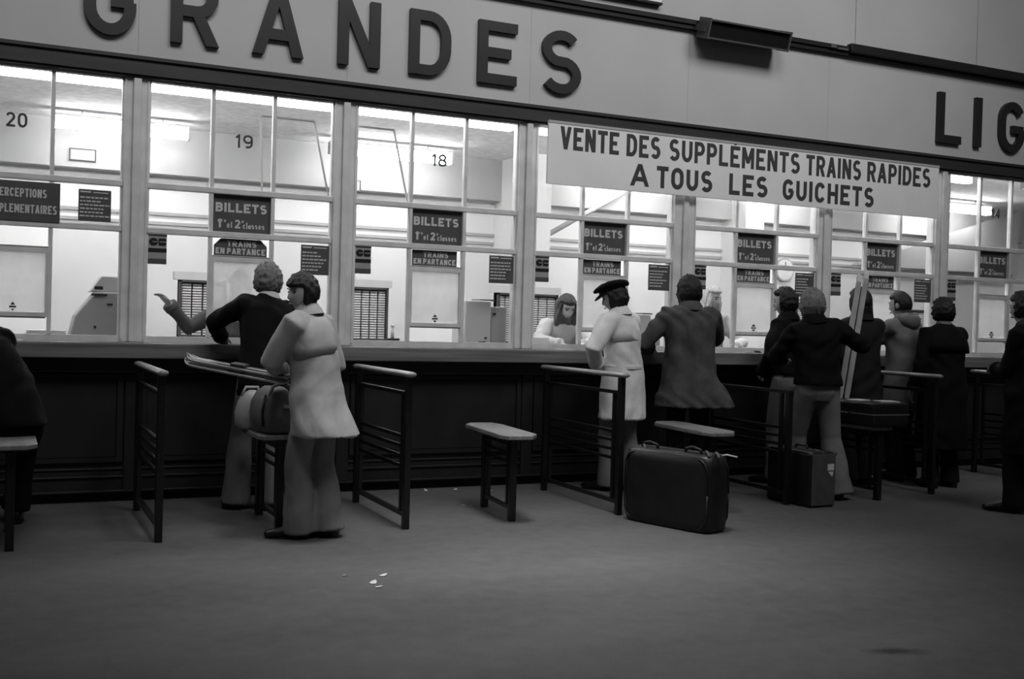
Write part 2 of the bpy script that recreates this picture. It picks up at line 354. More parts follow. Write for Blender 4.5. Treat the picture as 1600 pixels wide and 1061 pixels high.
for bi, (L, Rr) in enumerate(bays):
    w = Rr-L
    win = empty('window_%d' % (bi+1), (0, 0, 0)); struct(win, 'steel framed ticket window of nine panes, bay %s' % (nums[bi] or ('beyond 20' if bi == 0 else 'beyond 14')), 'window')
    mx = [L+w*.331, L+w*.664]; bw = .014
    fr = MB().box(L, Rr, 0, .06, ZT-.012, ZT+.02).box(L, Rr, 0, .07, ZS-.045, ZS).box(L, L+.012, 0, .05, ZS, ZT).box(Rr-.012, Rr, 0, .05, ZS, ZT)
    fr.build('outer_frame', 'frame', win)
    for z in (Z1, Z2):
        bevel(MB().box(L, Rr, -.012, .045, z-.022, z+.022).build('transom', 'frame', win), .006)
    for x in mx:
        for (za, zb) in ((Z1+.022, ZT-.012), (Z2+.022, Z1-.022), (ZS, Z2-.022)):
            MB().box(x-bw, x+bw, -.004, .04, za, zb).build('glazing_bar', 'frame', win)
    xs = [L+.012, mx[0], mx[1], Rr-.012]
    for ri, (za, zb) in enumerate(((Z1+.022, ZT-.012), (Z2+.022, Z1-.022), (ZS, Z2-.022))):
        for ci in range(3):
            if ri == 2 and ci == 1: continue
            if ri == 1 and ci == 1 and 1 <= bi <= 7 and bi != 1: continue
            a = xs[ci]+(bw if ci else 0); b = xs[ci+1]-(bw if ci < 2 else 0)
            p = pane(a, b, za, zb, .018, win)
            if ri == 0 and ci == 1 and nums[bi]:
                nb = MB(); s = nums[bi]; cx = (a+b)/2
                text(nb, s, cx-.068, cx+.068, 2.615, .10, .015, .006, .0145, .3)
                nb.build('window_number', 'number', p)
    # serving hatch in the middle of the bottom row
    ha, hb = mx[0]+bw, mx[1]-bw
    h = MB().box(ha, hb, .0, .05, 1.755, 1.795).box(ha, hb, .0, .05, 1.305, 1.335).box(ha, ha+.014, .0, .05, 1.335, 1.755).box(hb-.014, hb, .0, .05, 1.335, 1.755)
    h.box(ha, hb, .0, .05, 1.795-.004, 1.80)
    hf = h.build('serving_hatch', 'frame', win)
    pane(ha+.014, hb-.014, 1.335, 1.755, .025, hf, 'hatch_glass', 'hatch_pane')
    cx = (ha+hb)/2
    kb = MB().prism([(cx-.016, 1.385), (cx+.016, 1.385), (cx, 1.405)], -.002, .02).prism([(cx-.022, 1.365), (cx+.022, 1.365), (cx+.022, 1.378), (cx-.022, 1.378)], -.002, .02).prism([(cx-.012, 1.358), (cx+.012, 1.358), (cx, 1.343)], -.002, .02)
    kb.build('hatch_knob', 'dark_feature', hf)
    MB().box(ha+.01, hb-.01, -.03, .05, 1.296, 1.306).build('hatch_shelf', 'rack_dark', hf)
# ------------------------------------------------------------------ signs in the windows
def lines(mb, x0, x1, z0, z1, rows, seed, y0, y1, head=True):
    rd = random.Random(seed); h = (z1-z0)/(rows+1.6); z = z1-h*.9
    if head: mb.box(x0+.01, x0+(x1-x0)*.38, y0, y1, z, z+h*.45); mb.box(x0+(x1-x0)*.45, x1-.02, y0, y1, z, z+h*.3)
    z -= h*1.5
    for r in range(rows-1):
        x = x0+.01; end = x1-.01-rd.random()*(x1-x0)*.35
        while x < end-.008:
            ww = rd.uniform(.014, .035); mb.box(x, min(x+ww, end), y0, y1, z, z+h*.42); x += ww+.006
        z -= h
def billets(bi):
    L, Rr = bays[bi]; w = Rr-L; a, b = L+w*.322, L+w*.664+.014; z0, z1 = 1.965, 2.262
    r = empty('ticket_sign', (0, 0, 0)); tag(r, 'dark BILLETS sign inside %s' % win_no[bi], 'sign', 'BILLETS signs in the ticket windows')
    bevel(MB().box(a, b, .030, .040, z0, z1).build('plate', 'sign_dark', r), .002)
    t = MB(); ww = b-a; text(t, 'BILLETS', a+ww*.10, a+ww*.89, z0+.163, .070, .017, .0275, .031); t.build('lettering', 'sign_text', r)
    t = MB(); zz = z0+.045
    glyph(t, '1', a+ww*.12, zz, .032, .066, .016, .0275, .031); text(t, 're', a+ww*.19, a+ww*.265, zz+.042, .030, .005, .0275, .031)
    text(t, 'et', a+ww*.275, a+ww*.365, zz, .052, .008, .0275, .031); glyph(t, '2', a+ww*.395, zz, .042, .066, .014, .0275, .031)
    text(t, 'e', a+ww*.50, a+ww*.535, zz+.042, .030, .005, .0275, .031); text(t, 'classes', a+ww*.52, a+ww*.86, zz, .048, .008, .0275, .031)
    t.build('small_lettering', 'sign_text', r)
def partance(bi, cut):
    L, Rr = bays[bi]; w = Rr-L; a, b = L+w*.353, L+w*.64; z0, z1 = 1.80, 1.93
    if not cut: b -= .015
    r = empty('departure_sign', (0, 0, 0)); tag(r, 'dark TRAINS EN PARTANCE sign %s %s' % ('with clipped corners in' if cut else 'in', win_no[bi]), 'sign', 'TRAINS EN PARTANCE signs over the hatches')
    c = .05 if cut else .002
    MB().prism([(a, z0), (b, z0), (b, z1-c), (b-c, z1), (a+c, z1), (a, z1-c)], .026, .036).build('plate', 'sign_dark', r)
    t = MB(); ww = b-a; text(t, 'TRAINS', a+ww*.24, a+ww*.80, z0+.070, .046, .011, .0235, .027); text(t, 'EN PARTANCE', a+ww*.03, a+ww*.97, z0+.014, .046, .011, .0235, .027)
    t.build('lettering', 'sign_text', r)
def sticker(bi):
    L, Rr = bays[bi]; a, b, z0, z1 = L+.013, L+.143, 1.712, 1.93
    r = empty('bank_card_sticker', (0, 0, 0)); tag(r, 'striped bank card sticker in %s' % win_no[bi], 'sticker', 'card stickers in the windows')
    MB().box(a, b, .005, .010, z0, z1).build('backing', 'sticker_grey', r)
    MB().box(a, b, .002, .006, z1-.012, z1).build('top_stripe', 'sign_dark', r); MB().box(a, b, .002, .006, z0+.088, z0+.116).build('black_stripe', 'sticker_black', r)
    MB().box(a, b, .002, .006, z0+.004, z0+.04).build('dark_stripe', 'sign_dark', r)
    t = MB(); zc = z0+.163
    t.prism([(a+.037+.032*math.cos(k*math.pi/8), zc+.028*math.sin(k*math.pi/8)) for k in range(16)], .002, .006)
    t.prism([(a+.072, zc-.026), (a+.118, zc-.026), (a+.127, zc-.013), (a+.118, zc), (a+.127, zc+.013), (a+.118, zc+.026), (a+.072, zc+.026)], .002, .006)
    t.build('logo', 'sticker_black', r)
    MB().box(a+.03, a+.066, -.0005, .0025, zc-.003, zc+.003).box(a+.08, a+.12, -.0005, .0025, zc-.003, zc+.003).build('logo_line', 'sticker_grey', r)
def notice(bi, x0, x1, z0, z1, where):
    r = empty('notice', (0, 0, 0)); tag(r, 'dark notice with white print %s' % where, 'notice', 'printed notices in the windows')
    MB().box(x0, x1, .005, .010, z0, z1).build('card', 'sign_dark', r)
    t = MB(); lines(t, x0, x1, z0, z1, 7, bi, .002, .006); t.build('print', 'sign_text', r)
for bi in range(2, 8):
    billets(bi)
    partance(bi, bi == 2) if bi < 7 else None
    sticker(bi)
    Rr = bays[bi][1]
    if bi < 7: notice(bi, Rr-.235, Rr-.014, 1.685, 1.915, 'in %s' % win_no[bi])
notice(1, .493, .711, 1.995, 2.22, 'beside the PERCEPTIONS sign')
r = empty('surcharge_sign'); tag(r, 'wide dark PERCEPTIONS SUPPLEMENTAIRES sign in window 20', 'sign')
bevel(MB().box(-.135, .372, -.020, -.010, 1.968, 2.243).build('plate', 'sign_dark', r), .002)
t = MB(); text(t, 'PERCEPTIONS', -.045, .285, 2.132, .060, .0105, -.0235, -.019); t.build('lettering', 'sign_text', r); t = MB(); text(t, 'SUPPLEMENTAIRES', -.108, .352, 2.022, .060, .0105, -.0235, -.019); t.build('lettering', 'sign_text', r)
# ------------------------------------------------------------------ banner and big letters
r = empty('banner_sign'); tag(r, 'long pale VENTE DES SUPPL\u00c9MENTS TRAINS RAPIDES banner board above the windows', 'sign')
bevel(MB().box(4.155, 8.62, -.10, -.075, 2.54, 3.075).build('board', 'banner', r), .003)
fb = MB().box(4.155, 8.62, -.105, -.099, 3.055, 3.075).build('top_edge', 'moulding', r)
for s, a, b in (('VENTE', 4.269, 4.845), ('DES', 4.922, 5.27), ('SUPPL\u00c9MENTS', 5.364, 6.831), ('TRAINS', 6.907, 7.586), ('RAPIDES', 7.667, 8.501)):
    t = MB(); text(t, s, a, b, 2.842, .192, .034, -.103, -.099, .30); t.build('word', 'banner_text', r)
for s, a, b in (('A', 4.97, 5.16), ('TOUS', 5.24, 5.836), ('LES', 6.024, 6.46), ('GUICHETS', 6.638, 7.759)):
    t = MB(); text(t, s, a, b, 2.59, .192, .038, -.103, -.099, .34); t.build('word', 'banner_text', r)
for x in (4.5, 5.6, 6.9, 8.1):
    MB().box(x-.02, x+.02, -.078, .0, 3.03, 3.05).build('bracket', 'dark_rail', r)
for n_, (ch, a, b, wh) in enumerate((('G', .496, .848, 'first letter of GRANDES'), ('R', 1.089, 1.43, 'in GRANDES'), ('A', 1.683, 2.067, 'in GRANDES'), ('N', 2.341, 2.678, 'in GRANDES'), ('D', 2.926, 3.278, 'in GRANDES'), ('E', 3.524, 3.873, 'in GRANDES'), ('S', 4.103, 4.484, 'last letter of GRANDES'),
        ('L', 8.651, 8.973, 'beside the duct end, first of LIG'), ('I', 9.155, 9.287, 'in LIG at upper right'), ('G', 9.535, 9.90, 'in LIG, cut by right picture edge'))):
    t = MB(); q = .0
    round_ = ch in 'GS'
    glyph(t, ch, a, 3.33-(.01 if round_ else 0), b-a, .515+(.02 if round_ else 0), .082 if ch != 'I' else .085, -.045, .0)
    tag(t.build('wall_letter', 'letter'), 'big dark raised letter %s on the fascia, %s' % (ch, wh), 'letter', 'GRANDES LIGNES letters')
# framed panel at top edge and loudspeaker
r = empty('wall_panel'); tag(r, 'pale panel with dark lower edge at top of the upper wall', 'sign')
MB().box(3.2, 5.27, -.05, .0, 4.235, 4.9).build('board', 'banner', r); MB().box(3.2, 5.275, -.06, .0, 4.215, 4.235).build('lower_edge', 'dark_rail', r)
r = empty('loudspeaker', (6.1, -.02, 4.09)); tag(r, 'long dark loudspeaker box tilted on the rail, dark open front', 'loudspeaker')
c, s_ = math.cos(R(18)), math.sin(R(18))
def tbox(x0, x1, y0, y1, z0, z1, name, m, par):
    mb = MB().box(x0, x1, y0, y1, z0, z1); mb.v = [(x, y*c-z*s_, y*s_+z*c) for x, y, z in mb.v]; return mb.build(name, m, par)
tbox(-.44, .44, -.24, -.06, .07, .085, 'top_panel', 'speaker_case', r); tbox(-.44, .44, -.24, -.06, -.085, -.07, 'bottom_panel', 'speaker_case', r)
tbox(-.455, -.44, -.245, -.06, -.09, .09, 'side_panel', 'speaker_case', r); tbox(.44, .455, -.245, -.06, -.09, .09, 'side_panel', 'speaker_case', r)
tbox(-.44, .44, -.07, -.055, -.07, .07, 'back_panel', 'speaker_grille', r); tbox(-.44, .44, -.215, -.205, -.07, .07, 'grille', 'speaker_grille', r)
for x in (-.47, .3):
    tbox(x, x+.03, -.2, .03, -.03, .03, 'mounting_arm', 'speaker_case', r)
# ------------------------------------------------------------------ the counter
ct = empty('ticket_counter', (0, 0, 0)); tag(ct, 'long dark wooden counter under the ticket windows', 'counter')
bevel(MB().box(X0, X1, -.30, .46, 1.03, 1.14).build('worktop', 'counter_wood', ct), .012, 3)
MB().box(X0, X1, -.10, .0, .08, 1.03).build('front_board', 'counter_front', ct)
MB().box(X0, X1, -.07, .0, 0, .08).build('plinth', 'plinth', ct)
MB().box(X0, X1, -.20, -.10, .93, 1.03).build('apron', 'counter_front', ct)
for z, d, hh in ((.245, .012, .012), (.19, .016, .014), (.088, .03, .016)):
    bevel(MB().box(X0, X1, -.10-d, -.10, z-hh, z).build('moulding', 'counter_front', ct), .004)
for a, b in zip(mids[:-1], mids[1:]):
    p = MB().box(a+.10, b-.10, -.115, -.10, .32, .88).build('front_panel', 'counter_front', ct); bevel(p, .008)
    q = MB().box(a+.06, b-.06, -.128, -.10, .88, .91).box(a+.06, b-.06, -.128, -.10, .29, .32).box(a+.06, a+.10, -.128, -.10, .32, .88).box(b-.10, b-.06, -.128, -.10, .32, .88)
    q.build('panel_frame', 'counter_front', ct)
for m_ in mids: bevel(MB().box(m_-.05, m_+.05, -.13, -.10, .08, .93).build('pilaster', 'counter_front', ct), .006)
# chalk tick on the front
t = MB(); t.prism([(4.185, .700), (4.215, .703), (4.215, .709), (4.185, .706)], -.137, -.131); t.prism([(4.210, .708), (4.217, .706), (4.197, .660), (4.192, .663)], -.137, -.131); t.build('chalk_mark', 'sign_text', ct)
# ------------------------------------------------------------------ office behind
plane_box('wall_back', (X0, X1, 3.2, 3.3, 0, 3.3), 'office_white', 'white back wall of the ticket office')
plane_box('ceiling', (X0, X1, .10, 3.3, 3.20, 3.28), 'office_ceiling', 'textured ceiling of the ticket office')
plane_box('wall_left', (X0-.1, X0, 0, 3.3, 0, 3.3), 'office_white', 'left end wall of the ticket office')
plane_box('wall_right', (X1, X1+.1, 0, 3.3, 0, 3.3), 'office_white', 'right end wall of the ticket office')
sf = MB().box(X0, X1, 3.0, 3.2, 2.74, 3.20).build('trim_20', 'office_grey'); struct(sf, 'grey soffit along the back of the ticket office', 'soffit')
for i, z in enumerate((2.36, 2.265)):
    o = MB().box(X0, X1, 3.17, 3.2, z-.016, z+.016).build('trim_%d' % (21+i), 'moulding'); struct(o, 'grey moulding along the office back wall', 'moulding')
for i, (x, d) in enumerate(((5.15, .9), (8.35, .5), (13.6, .6))):
    o = MB().box(x, x+.28, 3.2-d, 3.2, 0, 3.2).build('wall_pier_%d' % (i+1), 'office_white'); struct(o, 'white pier against the office back wall', 'pier')
def tube_fixture(x0, x1, y, z, label):
    r = empty('fluorescent_lamp', ((x0+x1)/2, y, z)); h = (x1-x0)/2; tag(r, label, 'lamp', 'fluorescent lamps in the ticket office')
    MB().box(-h, h, -.06, .06, .05, .075).build('housing', 'office_white', r)
    MB().box(-h+.01, h-.01, -.045, .045, -.055, .05).build('diffuser', 'tube', r)
    for s in (-1, 1): MB().box(s*h-.008, s*h+.008, -.055, .055, -.06, .06).build('end_cap', 'moulding', r)
    for s in (-.6, .6): MB().tube([(s*h, 0, .07), (s*h, 0, 3.20-z)], .006, 6).build('hanger', 'moulding', r)
for (L, Rr), nm in zip(bays, ('a window left of the picture', 'the leftmost window', 'the window of the leaning black-jacketed person', 'the window above the empty stool', 'the window of the capped person, behind the banner', 'the window behind the middle of the banner', 'the window behind the right end of the banner', 'window 14', 'a window right of the picture')):
    if nm == 'window 14': tube_fixture(8.83, 9.56, .37, 3.075, 'fluorescent lamp glimpsed at top left of window 14'); continue
    tube_fixture(L-.04, Rr+.10, .35, 3.09, 'bright fluorescent lamp along the top of %s' % nm)
for a, b, nm in ((-2.6, -1.3, 'left of the picture'), (.42, 1.61, 'between the numbers 20 and 19'), (3.0, 4.32, 'beside the number 18'), (6.0, 7.3, 'added deep in the office behind the banner to brighten it'), (8.2, 9.5, 'added near the number 14 to brighten the bays there'), (11, 12.3, 'added at the far right to brighten the office end')):  # back-row lamps at the right-hand bays are added to brighten the office there
    tube_fixture(a, b, 2.5, 3.08, 'hanging fluorescent lamp %s' % nm)
# sloping stair rail seen through window 17
o = MB().tube([(5.55, 2.9, 2.30), (7.05, 2.9, 3.15)], .03, 8).build('sloping_pipe', 'moulding', smooth=True); tag(o, 'pale sloping pipe on the back wall seen through window 17', 'pipe')
sl = MB().prism([(10.2, 2.25), (13.2, 2.25), (13.2, 3.15)], 2.75, 2.9).build('stair_soffit', 'office_grey'); tag(sl, 'grey sloping stair underside seen through window 14', 'stair')
for xx, z, nm in ((.70, 2.86, 'grey framed wall vent seen right of the number 20'), (3.36, 2.78, 'pale wall vent below the tilted pane near the number 18')):
    r = empty('wall_vent', (xx, 2.99, z)); tag(r, nm, 'vent')
    MB().box(-.11, .11, -.005, .01, -.05, .05).build('plate', 'machine', r); MB().box(-.12, .12, -.012, .01, .05, .058).box(-.12, .12, -.012, .01, -.058, -.05).box(-.12, -.11, -.012, .01, -.05, .05).box(.11, .12, -.012, .01, -.05, .05).build('vent_frame', 'rack_dark', r)
# tilted fanlights standing open in windows 19 and 18
def fanlight(x0, x1, nm):
    r = empty('open_fanlight', (0, 0, 0)); tag(r, nm, 'pane')
    zb, zt, yb, yt = 2.31, 2.90, .07, .17
    def bar(p, q): return MB().tube([p, q], .009, 6).build('bar', 'moulding', r)
    i = .10
    bar((x0, yb, zb), (x0+0, yt, zt)); bar((x1, yb, zb), (x1-i, yt, zt)); bar((x0, yt, zt), (x1-i, yt, zt))
fanlight(1.80, 2.32, 'thin framed pane tilted open beside the number 19'); fanlight(2.52, 2.98, 'half hidden tilted pane left of the number 18')
# clock on the back wall
r = empty('wall_clock', (9.35, 3.18, 2.16)); tag(r, 'round pale clock on the office back wall', 'clock')
MB().add([], []).tube([(0, .0, 0), (0, -.03, 0)], .15, 24).build('case', 'moulding', r); MB().tube([(0, -.03, 0), (0, -.034, 0)], .135, 24).build('face', 'paper', r)
MB().box(-.004, .004, -.04, -.034, 0, .1).build('hand', 'dark_feature', r); MB().box(0, .07, -.04, -.034, -.005, .005).build('hand', 'dark_feature', r)
# back counter and ticket racks
bc = empty('back_counter', (0, 0, 0)); tag(bc, 'grey low cabinet run behind the clerks', 'cabinet')
MB().box(X0+.1, 4.95, 1.35, 1.95, 0, 1.10).build('carcass', 'machine', bc); MB().box(X0+.1, 4.95, 1.30, 1.95, 1.10, 1.14).build('top', 'desk', bc)
bc = empty('back_counter', (0, 0, 0)); tag(bc, 'grey low cabinet run behind windows 16 to 14', 'cabinet')
MB().box(5.6, X1-.1, 1.35, 1.95, 0, 1.10).build('carcass', 'machine', bc); MB().box(5.6, X1-.1, 1.30, 1.95, 1.10, 1.14).build('top', 'desk', bc)
def rack(x0, w, h, cols, rows, nm, y=1.42):
    r = empty('ticket_rack', (x0, y, 1.14)); tag(r, 'upright rack of pale ticket cards, %s' % nm, 'rack', 'ticket racks behind the windows')
    MB().box(0, w, .03, .10, 0, h).build('back', 'rack_dark', r)
    f = MB().box(0, .018, -.02, .10, 0, h).box(w-.018, w, -.02, .10, 0, h).box(0, w, -.02, .10, h-.02, h).box(0, w, -.02, .10, 0, .03); f.build('frame', 'rack_dark', r)
    t = MB(); cw = (w-.036)/cols; rh = (h-.06)/rows
    for i in range(cols):
        for j in range(rows):
            t.box(.018+i*cw+.008, .018+(i+1)*cw-.008, .005, .03, .035+j*rh, .035+j*rh+rh*.62)
    o = t.build('cards', 'ticket', r); o['kind'] = 'stuff'
    MB().box(-.04, w+.04, .0, .12, h, h+.07).build('cornice', 'machine_light', r)
for x0, nm, w in ((1.40, 'behind the outstretched clerk arm', .40), (2.86, 'left of the pale hatch above the empty stool', .43), (4.42, 'narrow one beside the white box', .16), (4.66, 'behind the dark haired clerk', .42), (6.62, 'behind the blonde clerk', .32), (8.1, 'seen between the long-haired and hooded people', .40), (9.75, 'near the right picture edge', .42)):
    rack(x0, w, .51, max(2, int(w/.085)), 20, nm)
def machine(x, y, w, d, h, nm, seed):
    rd = random.Random(seed)
    r = empty('ticket_machine', (x, y, 1.14)); tag(r, 'boxy pale ticket machine on the counter, %s' % nm, 'machine', 'ticket machines on the counter')
    bevel(MB().box(-w/2, w/2*.2, -d/2, d/2, 0, h).build('body', 'machine_light', r), .012)
    bevel(MB().box(w/2*.2+.002, w/2, -d/2+.02, d/2, 0, h*.88).build('side_unit', 'machine', r), .01)
    MB().box(-w*.1, w*.25, -d/2+.05, d/2-.05, h, h+.012).build('lid', 'rack_dark', r)
    MB().tube([(w*.18, -d/2-.012, h*.72), (w*.18, -d/2+.02, h*.72)], .010, 10).build('knob', 'dark_feature', r); MB().tube([(-w*.02, -d/2-.012, h*.2), (-w*.02, -d/2+.0, h*.2)], .010, 10).build('knob', 'dark_feature', r)
    MB().box(-w*.18, -w*.02, -d/2-.004, -d/2, .04, .05).build('slot', 'dark_feature', r)
machine(3.78, .38, .40, .30, .40, 'right side of window 18', 1)
machine(5.42, .40, .30, .30, .33, 'right side of window 17 behind the capped person', 4)
# larger machine in window 20
r = empty('ticket_printer', (.66, .42, 1.14)); tag(r, 'large grey ticket printer with sloping hood, window 20', 'machine')
mb = MB().prism([(-.20, 0), (.20, 0), (.20, .36), (-.02, .36), (-.16, .18)], -.15, .15); bevel(mb.build('body', 'machine', r), .012)
mb = MB().prism([(-.06, .36), (.20, .36), (.20, .48), (.02, .48)], -.12, .15); bevel(mb.build('hood', 'machine_light', r), .01)
MB().box(-.03, .03, -.165, -.15, .375, .40).build('lever', 'dark_feature', r); MB().box(-.05, .06, -.165, -.15, .33, .345).build('slot', 'dark_feature', r); MB().box(.06, .10, -.16, -.15, .26, .275).build('catch', 'dark_feature', r)
MB().tube([(-.02, -.162, .10), (-.02, -.15, .10)], .01, 10).build('knob', 'dark_feature', r)
r = empty('paper_stack', (.30, .30, 1.14)); tag(r, 'stack of papers beside the printer in window 20', 'papers')
for i in range(6): MB().box(-.14+.004*i, .14, -.1, .12, .012*i, .012*i+.009).build('sheet_bundle', 'paper', r)
bevel(tag(MB().box(4.16, 4.32, .10, .25, 1.142, 1.24).build('card_box', 'paper'), 'small white box in bottom left corner of window 17', 'box'), .006)
bevel(tag(MB().box(1.33, 1.50, .12, .24, 1.142, 1.175).build('ink_pad', 'desk'), 'low grey tray on the counter inside window 19', 'tray'), .006)
bevel(tag(MB().box(2.60, 2.80, .12, .20, 1.142, 1.16).build('date_stamp', 'rack_dark'), 'dark flat stamp tray inside window 18', 'tray'), .004)
r = empty('desk_stamp', (2.93, .22, 1.142)); tag(r, 'small dark hand stamp with pale handle inside window 18', 'stamp')
MB().box(-.05, .05, -.04, .04, 0, .06).build('base', 'rack_dark', r); MB().tube([(0, 0, .06), (0, 0, .15)], [.016, .012], 10).build('handle', 'paper', r, True)
MB().ball((0, 0, .16), .018).build('knob', 'paper', r, True)
for x, y, nm in ((4.33, -.13, 'white sheet of paper on the counter before the capped person'), (8.98, -.2, 'white sheet at the elbow of the caped overcoat'), (.05, -.1, 'white papers on the counter above the seated person')):
    o = MB().box(x-.10, x+.10, y-.06, y+.06, 1.141, 1.147).build('paper_sheet', 'paper'); tag(o, nm, 'paper'); 
for i, (x, y) in enumerate(((6.30, -.1), (6.42, -.05))):
    mb = MB(); rd = random.Random(i)
    for k in range(5): mb.box(-.05+.01*k, .05-.005*k, -.04, .04, .004*k, .004*k+.003)
    o = mb.build('leaflet_pile', 'rack_dark' if i else 'paper', loc=(x, y, 1.141)); o.rotation_euler = (0, 0, rd.uniform(-.5, .5)); tag(o, ('dark' if i else 'white')+' small leaflets lying at the hatch of window 16', 'leaflets')
# ------------------------------------------------------------------ barriers and stools
def barrier(x, label, y0=-.50, y1=-1.66, handrail=True, rz=0):
    r = empty('queue_barrier', (x, 0, 0), 0); tag(r, label, 'barrier', 'metal queue barriers before the counter')
    top = .985 if handrail else .89
    for y in (y0, y1): bevel(MB().box(-.022, .022, y-.022, y+.022, 0, top).build('post', 'black_metal', r), .005)
    for y in (y0-.09, y1+.09): MB().box(-.013, .013, y-.013, y+.013, .10, .865).build('inner_post', 'black_metal', r)
    MB().box(-.015, .015, y1, y0, .865, .89).build('mid_bar', 'black_metal', r)
    for z in (.595, .53, .465, .40): MB().box(-.011, .011, y1+.09, y0-.09, z-.011, z+.011).build('slat', 'black_metal', r)
    MB().box(-.015, .015, y1, y0, .08, .108).build('foot_bar', 'black_metal', r)
    if handrail:
        n = 10; pr = [(.034*math.cos(math.pi*2*k/n), .019*math.sin(math.pi*2*k/n)) for k in range(n)]
        mb = MB(); mb.rings([[(a*q, y, 1.003+b*q) for a, b in pr] for y, q in ((y0+.07, .7), (y0+.05, 1), (y1-.05, 1), (y1-.07, .7))])
        mb.build('handrail', 'rail_wood', r, True)
    return r
barrier(.875, 'black metal barrier with wooden handrail, leftmost, left of the trench-coated person', y1=-1.62)
barrier(2.405, 'black metal barrier with wooden handrail, right of the trench-coated person', y0=-.58, y1=-1.66)
barrier(4.04, 'black metal barrier with wooden handrail, before the capped person', y0=-.42, y1=-1.60)
barrier(5.57, 'low black barrier without handrail beside the hard suitcase', y1=-1.58, handrail=False)
barrier(7.20, 'black metal barrier with handrail before the hooded and long-haired people', y1=-1.48)
barrier(8.80, 'black metal barrier with handrail at window 14, rightmost', y1=-1.55)
def stool(x, yc, label, rz=0, L=.92):
    r = empty('bench_stool', (x, yc, 0), rz); tag(r, label, 'stool', 'narrow bench stools before the counter')
    w = .135; h = L/2
    pts = [(-w*.72, -h), (w*.55, -h*.99), (w, -h*.8), (w, h*.72), (w*.72, h), (-w*.5, h), (-w, h*.78), (-w, -h*.75)]
    rs = [[(a*q, b*q, z) for a, b in pts] for z, q in ((.572, .97), (.578, 1), (.598, 1), (.604, .98))]
    MB().rings(rs).build('seat', 'seat_wood', r)
    for y in (-.29, .29): bevel(MB().box(-.024, .024, y-.024, y+.024, 0, .574).build('leg', 'black_metal', r), .004)
    for y in (-.20, .20): MB().box(-.012, .012, y-.012, y+.012, .08, .574).build('inner_leg', 'black_metal', r)
    for z in (.52, .46, .40): MB().box(-.010, .010, -.29, .29, z-.010, z+.010).build('slat', 'black_metal', r)
    MB().box(-.014, .014, -.29, .29, .075, .10).build('foot_bar', 'black_metal', r)
    MB().box(-.09, .09, -.31, -.27, .55, .574).build('bracket', 'black_metal', r); MB().box(-.09, .09, .27, .31, .55, .574).build('bracket', 'black_metal', r)
stool(.075, -1.33, 'bench stool at the left picture edge with a seated person', 0, .80)
stool(1.625, -1.18, 'bench stool under the bags beside the trench-coated person', 0, .64)
stool(3.22, -1.31, 'empty pale-topped bench stool between the barriers under window 18', R(-5), .94)
stool(4.80, -1.40, 'bench stool behind the big dark suitcase', R(-4), .92)
stool(6.47, -1.32, 'bench stool carrying a flat case, right of the flared trousers', 0, .72)
# ------------------------------------------------------------------ luggage
def superloft(L, W_, H_, r, m, name, par, n=28, e=5, bulge=.02):
    mb = MB(); sp = []
    for k, (z, q) in enumerate(((0, .93), (.02*H_+.004, .985), (.12*H_, 1.0), (.5*H_, 1+bulge), (.85*H_, 1.0), (.96*H_, .975), (H_, .90))):
        sp.append((Vector((0, 0, z)), Vector((1, 0, 0)), Vector((0, 1, 0)), L/2*q, W_/2*(1+(q-1)*2)))
    mb.loft(sp, n, e); return mb.build(name, m, par, True)
ang = math.atan2(-.69, .23)
r = empty('suitcase', (4.215, -2.055, 0), ang); tag(r, 'large black soft suitcase standing on the floor before the capped person', 'suitcase')
superloft(.74, .27, .515, .05, 'leather_black', 'body', r)
for y in (-.118, .118):
    n = 20; mb = MB(); mb.tube([(.355*math.copysign(abs(math.cos(2*math.pi*k/n))**.35, math.cos(2*math.pi*k/n)), y, .255+.245*math.copysign(abs(math.sin(2*math.pi*k/n))**.35, math.sin(2*math.pi*k/n))) for k in range(n+1)], .006, 6)
    mb.build('piping', 'suitcase_side', r, True)
MB().box(-.33, .33, -.012, .012, .508, .520).build('zipper', 'suitcase_end', r)
for x in (-.20, .17):
    MB().tube([(x-.07, -.03, .505), (x-.06, -.035, .54), (x, -.04, .555), (x+.06, -.035, .54), (x+.07, -.03, .505)], .011, 8).build('handle', 'leather_black', r, True)
for x in (-.32, .22, .30):
    MB().tube([(x, .03, .512), (x+.03, .0, .53), (x+.08, -.05, .528), (x+.12, -.09, .51)], .010, 8).build('strap', 'suitcase_end', r, True)
MB().tube([(.30, .05, .50), (.36, .08, .515), (.43, .10, .505)], .006, 6).build('strap_end', 'label_white', r, True)
r = empty('hard_suitcase', (5.755, -1.52, 0), R(92)); tag(r, 'dark hard suitcase with white stickers standing behind the flared trousers', 'suitcase')
bevel(MB().box(-.25, .25, -.132, .132, 0.0, .425).build('body', 'suitcase_side', r), .025, 3)
for x in (-.252, .252): bevel(MB().box(x-.004, x+.004, -.118, .118, .015, .41).build('end_panel', 'suitcase_end', r), .004)
MB().box(-.245, .245, -.010, .010, .42, .431).build('rim', 'metal_trim', r)
MB().box(-.245, .245, .10, .128, .421, .428).build('edge_trim', 'metal_trim', r)
MB().tube([(-.07, 0, .425), (-.06, 0, .455), (.06, 0, .455), (.07, 0, .425)], .010, 8).build('handle', 'leather_black', r, True)
for x in (-.16, .16): MB().box(x-.02, x+.02, -.02, .02, .425, .437).build('clasp', 'metal_trim', r)
MB().box(-.258, -.2555, -.10, -.035, .285, .335).build('sticker', 'label_white', r)
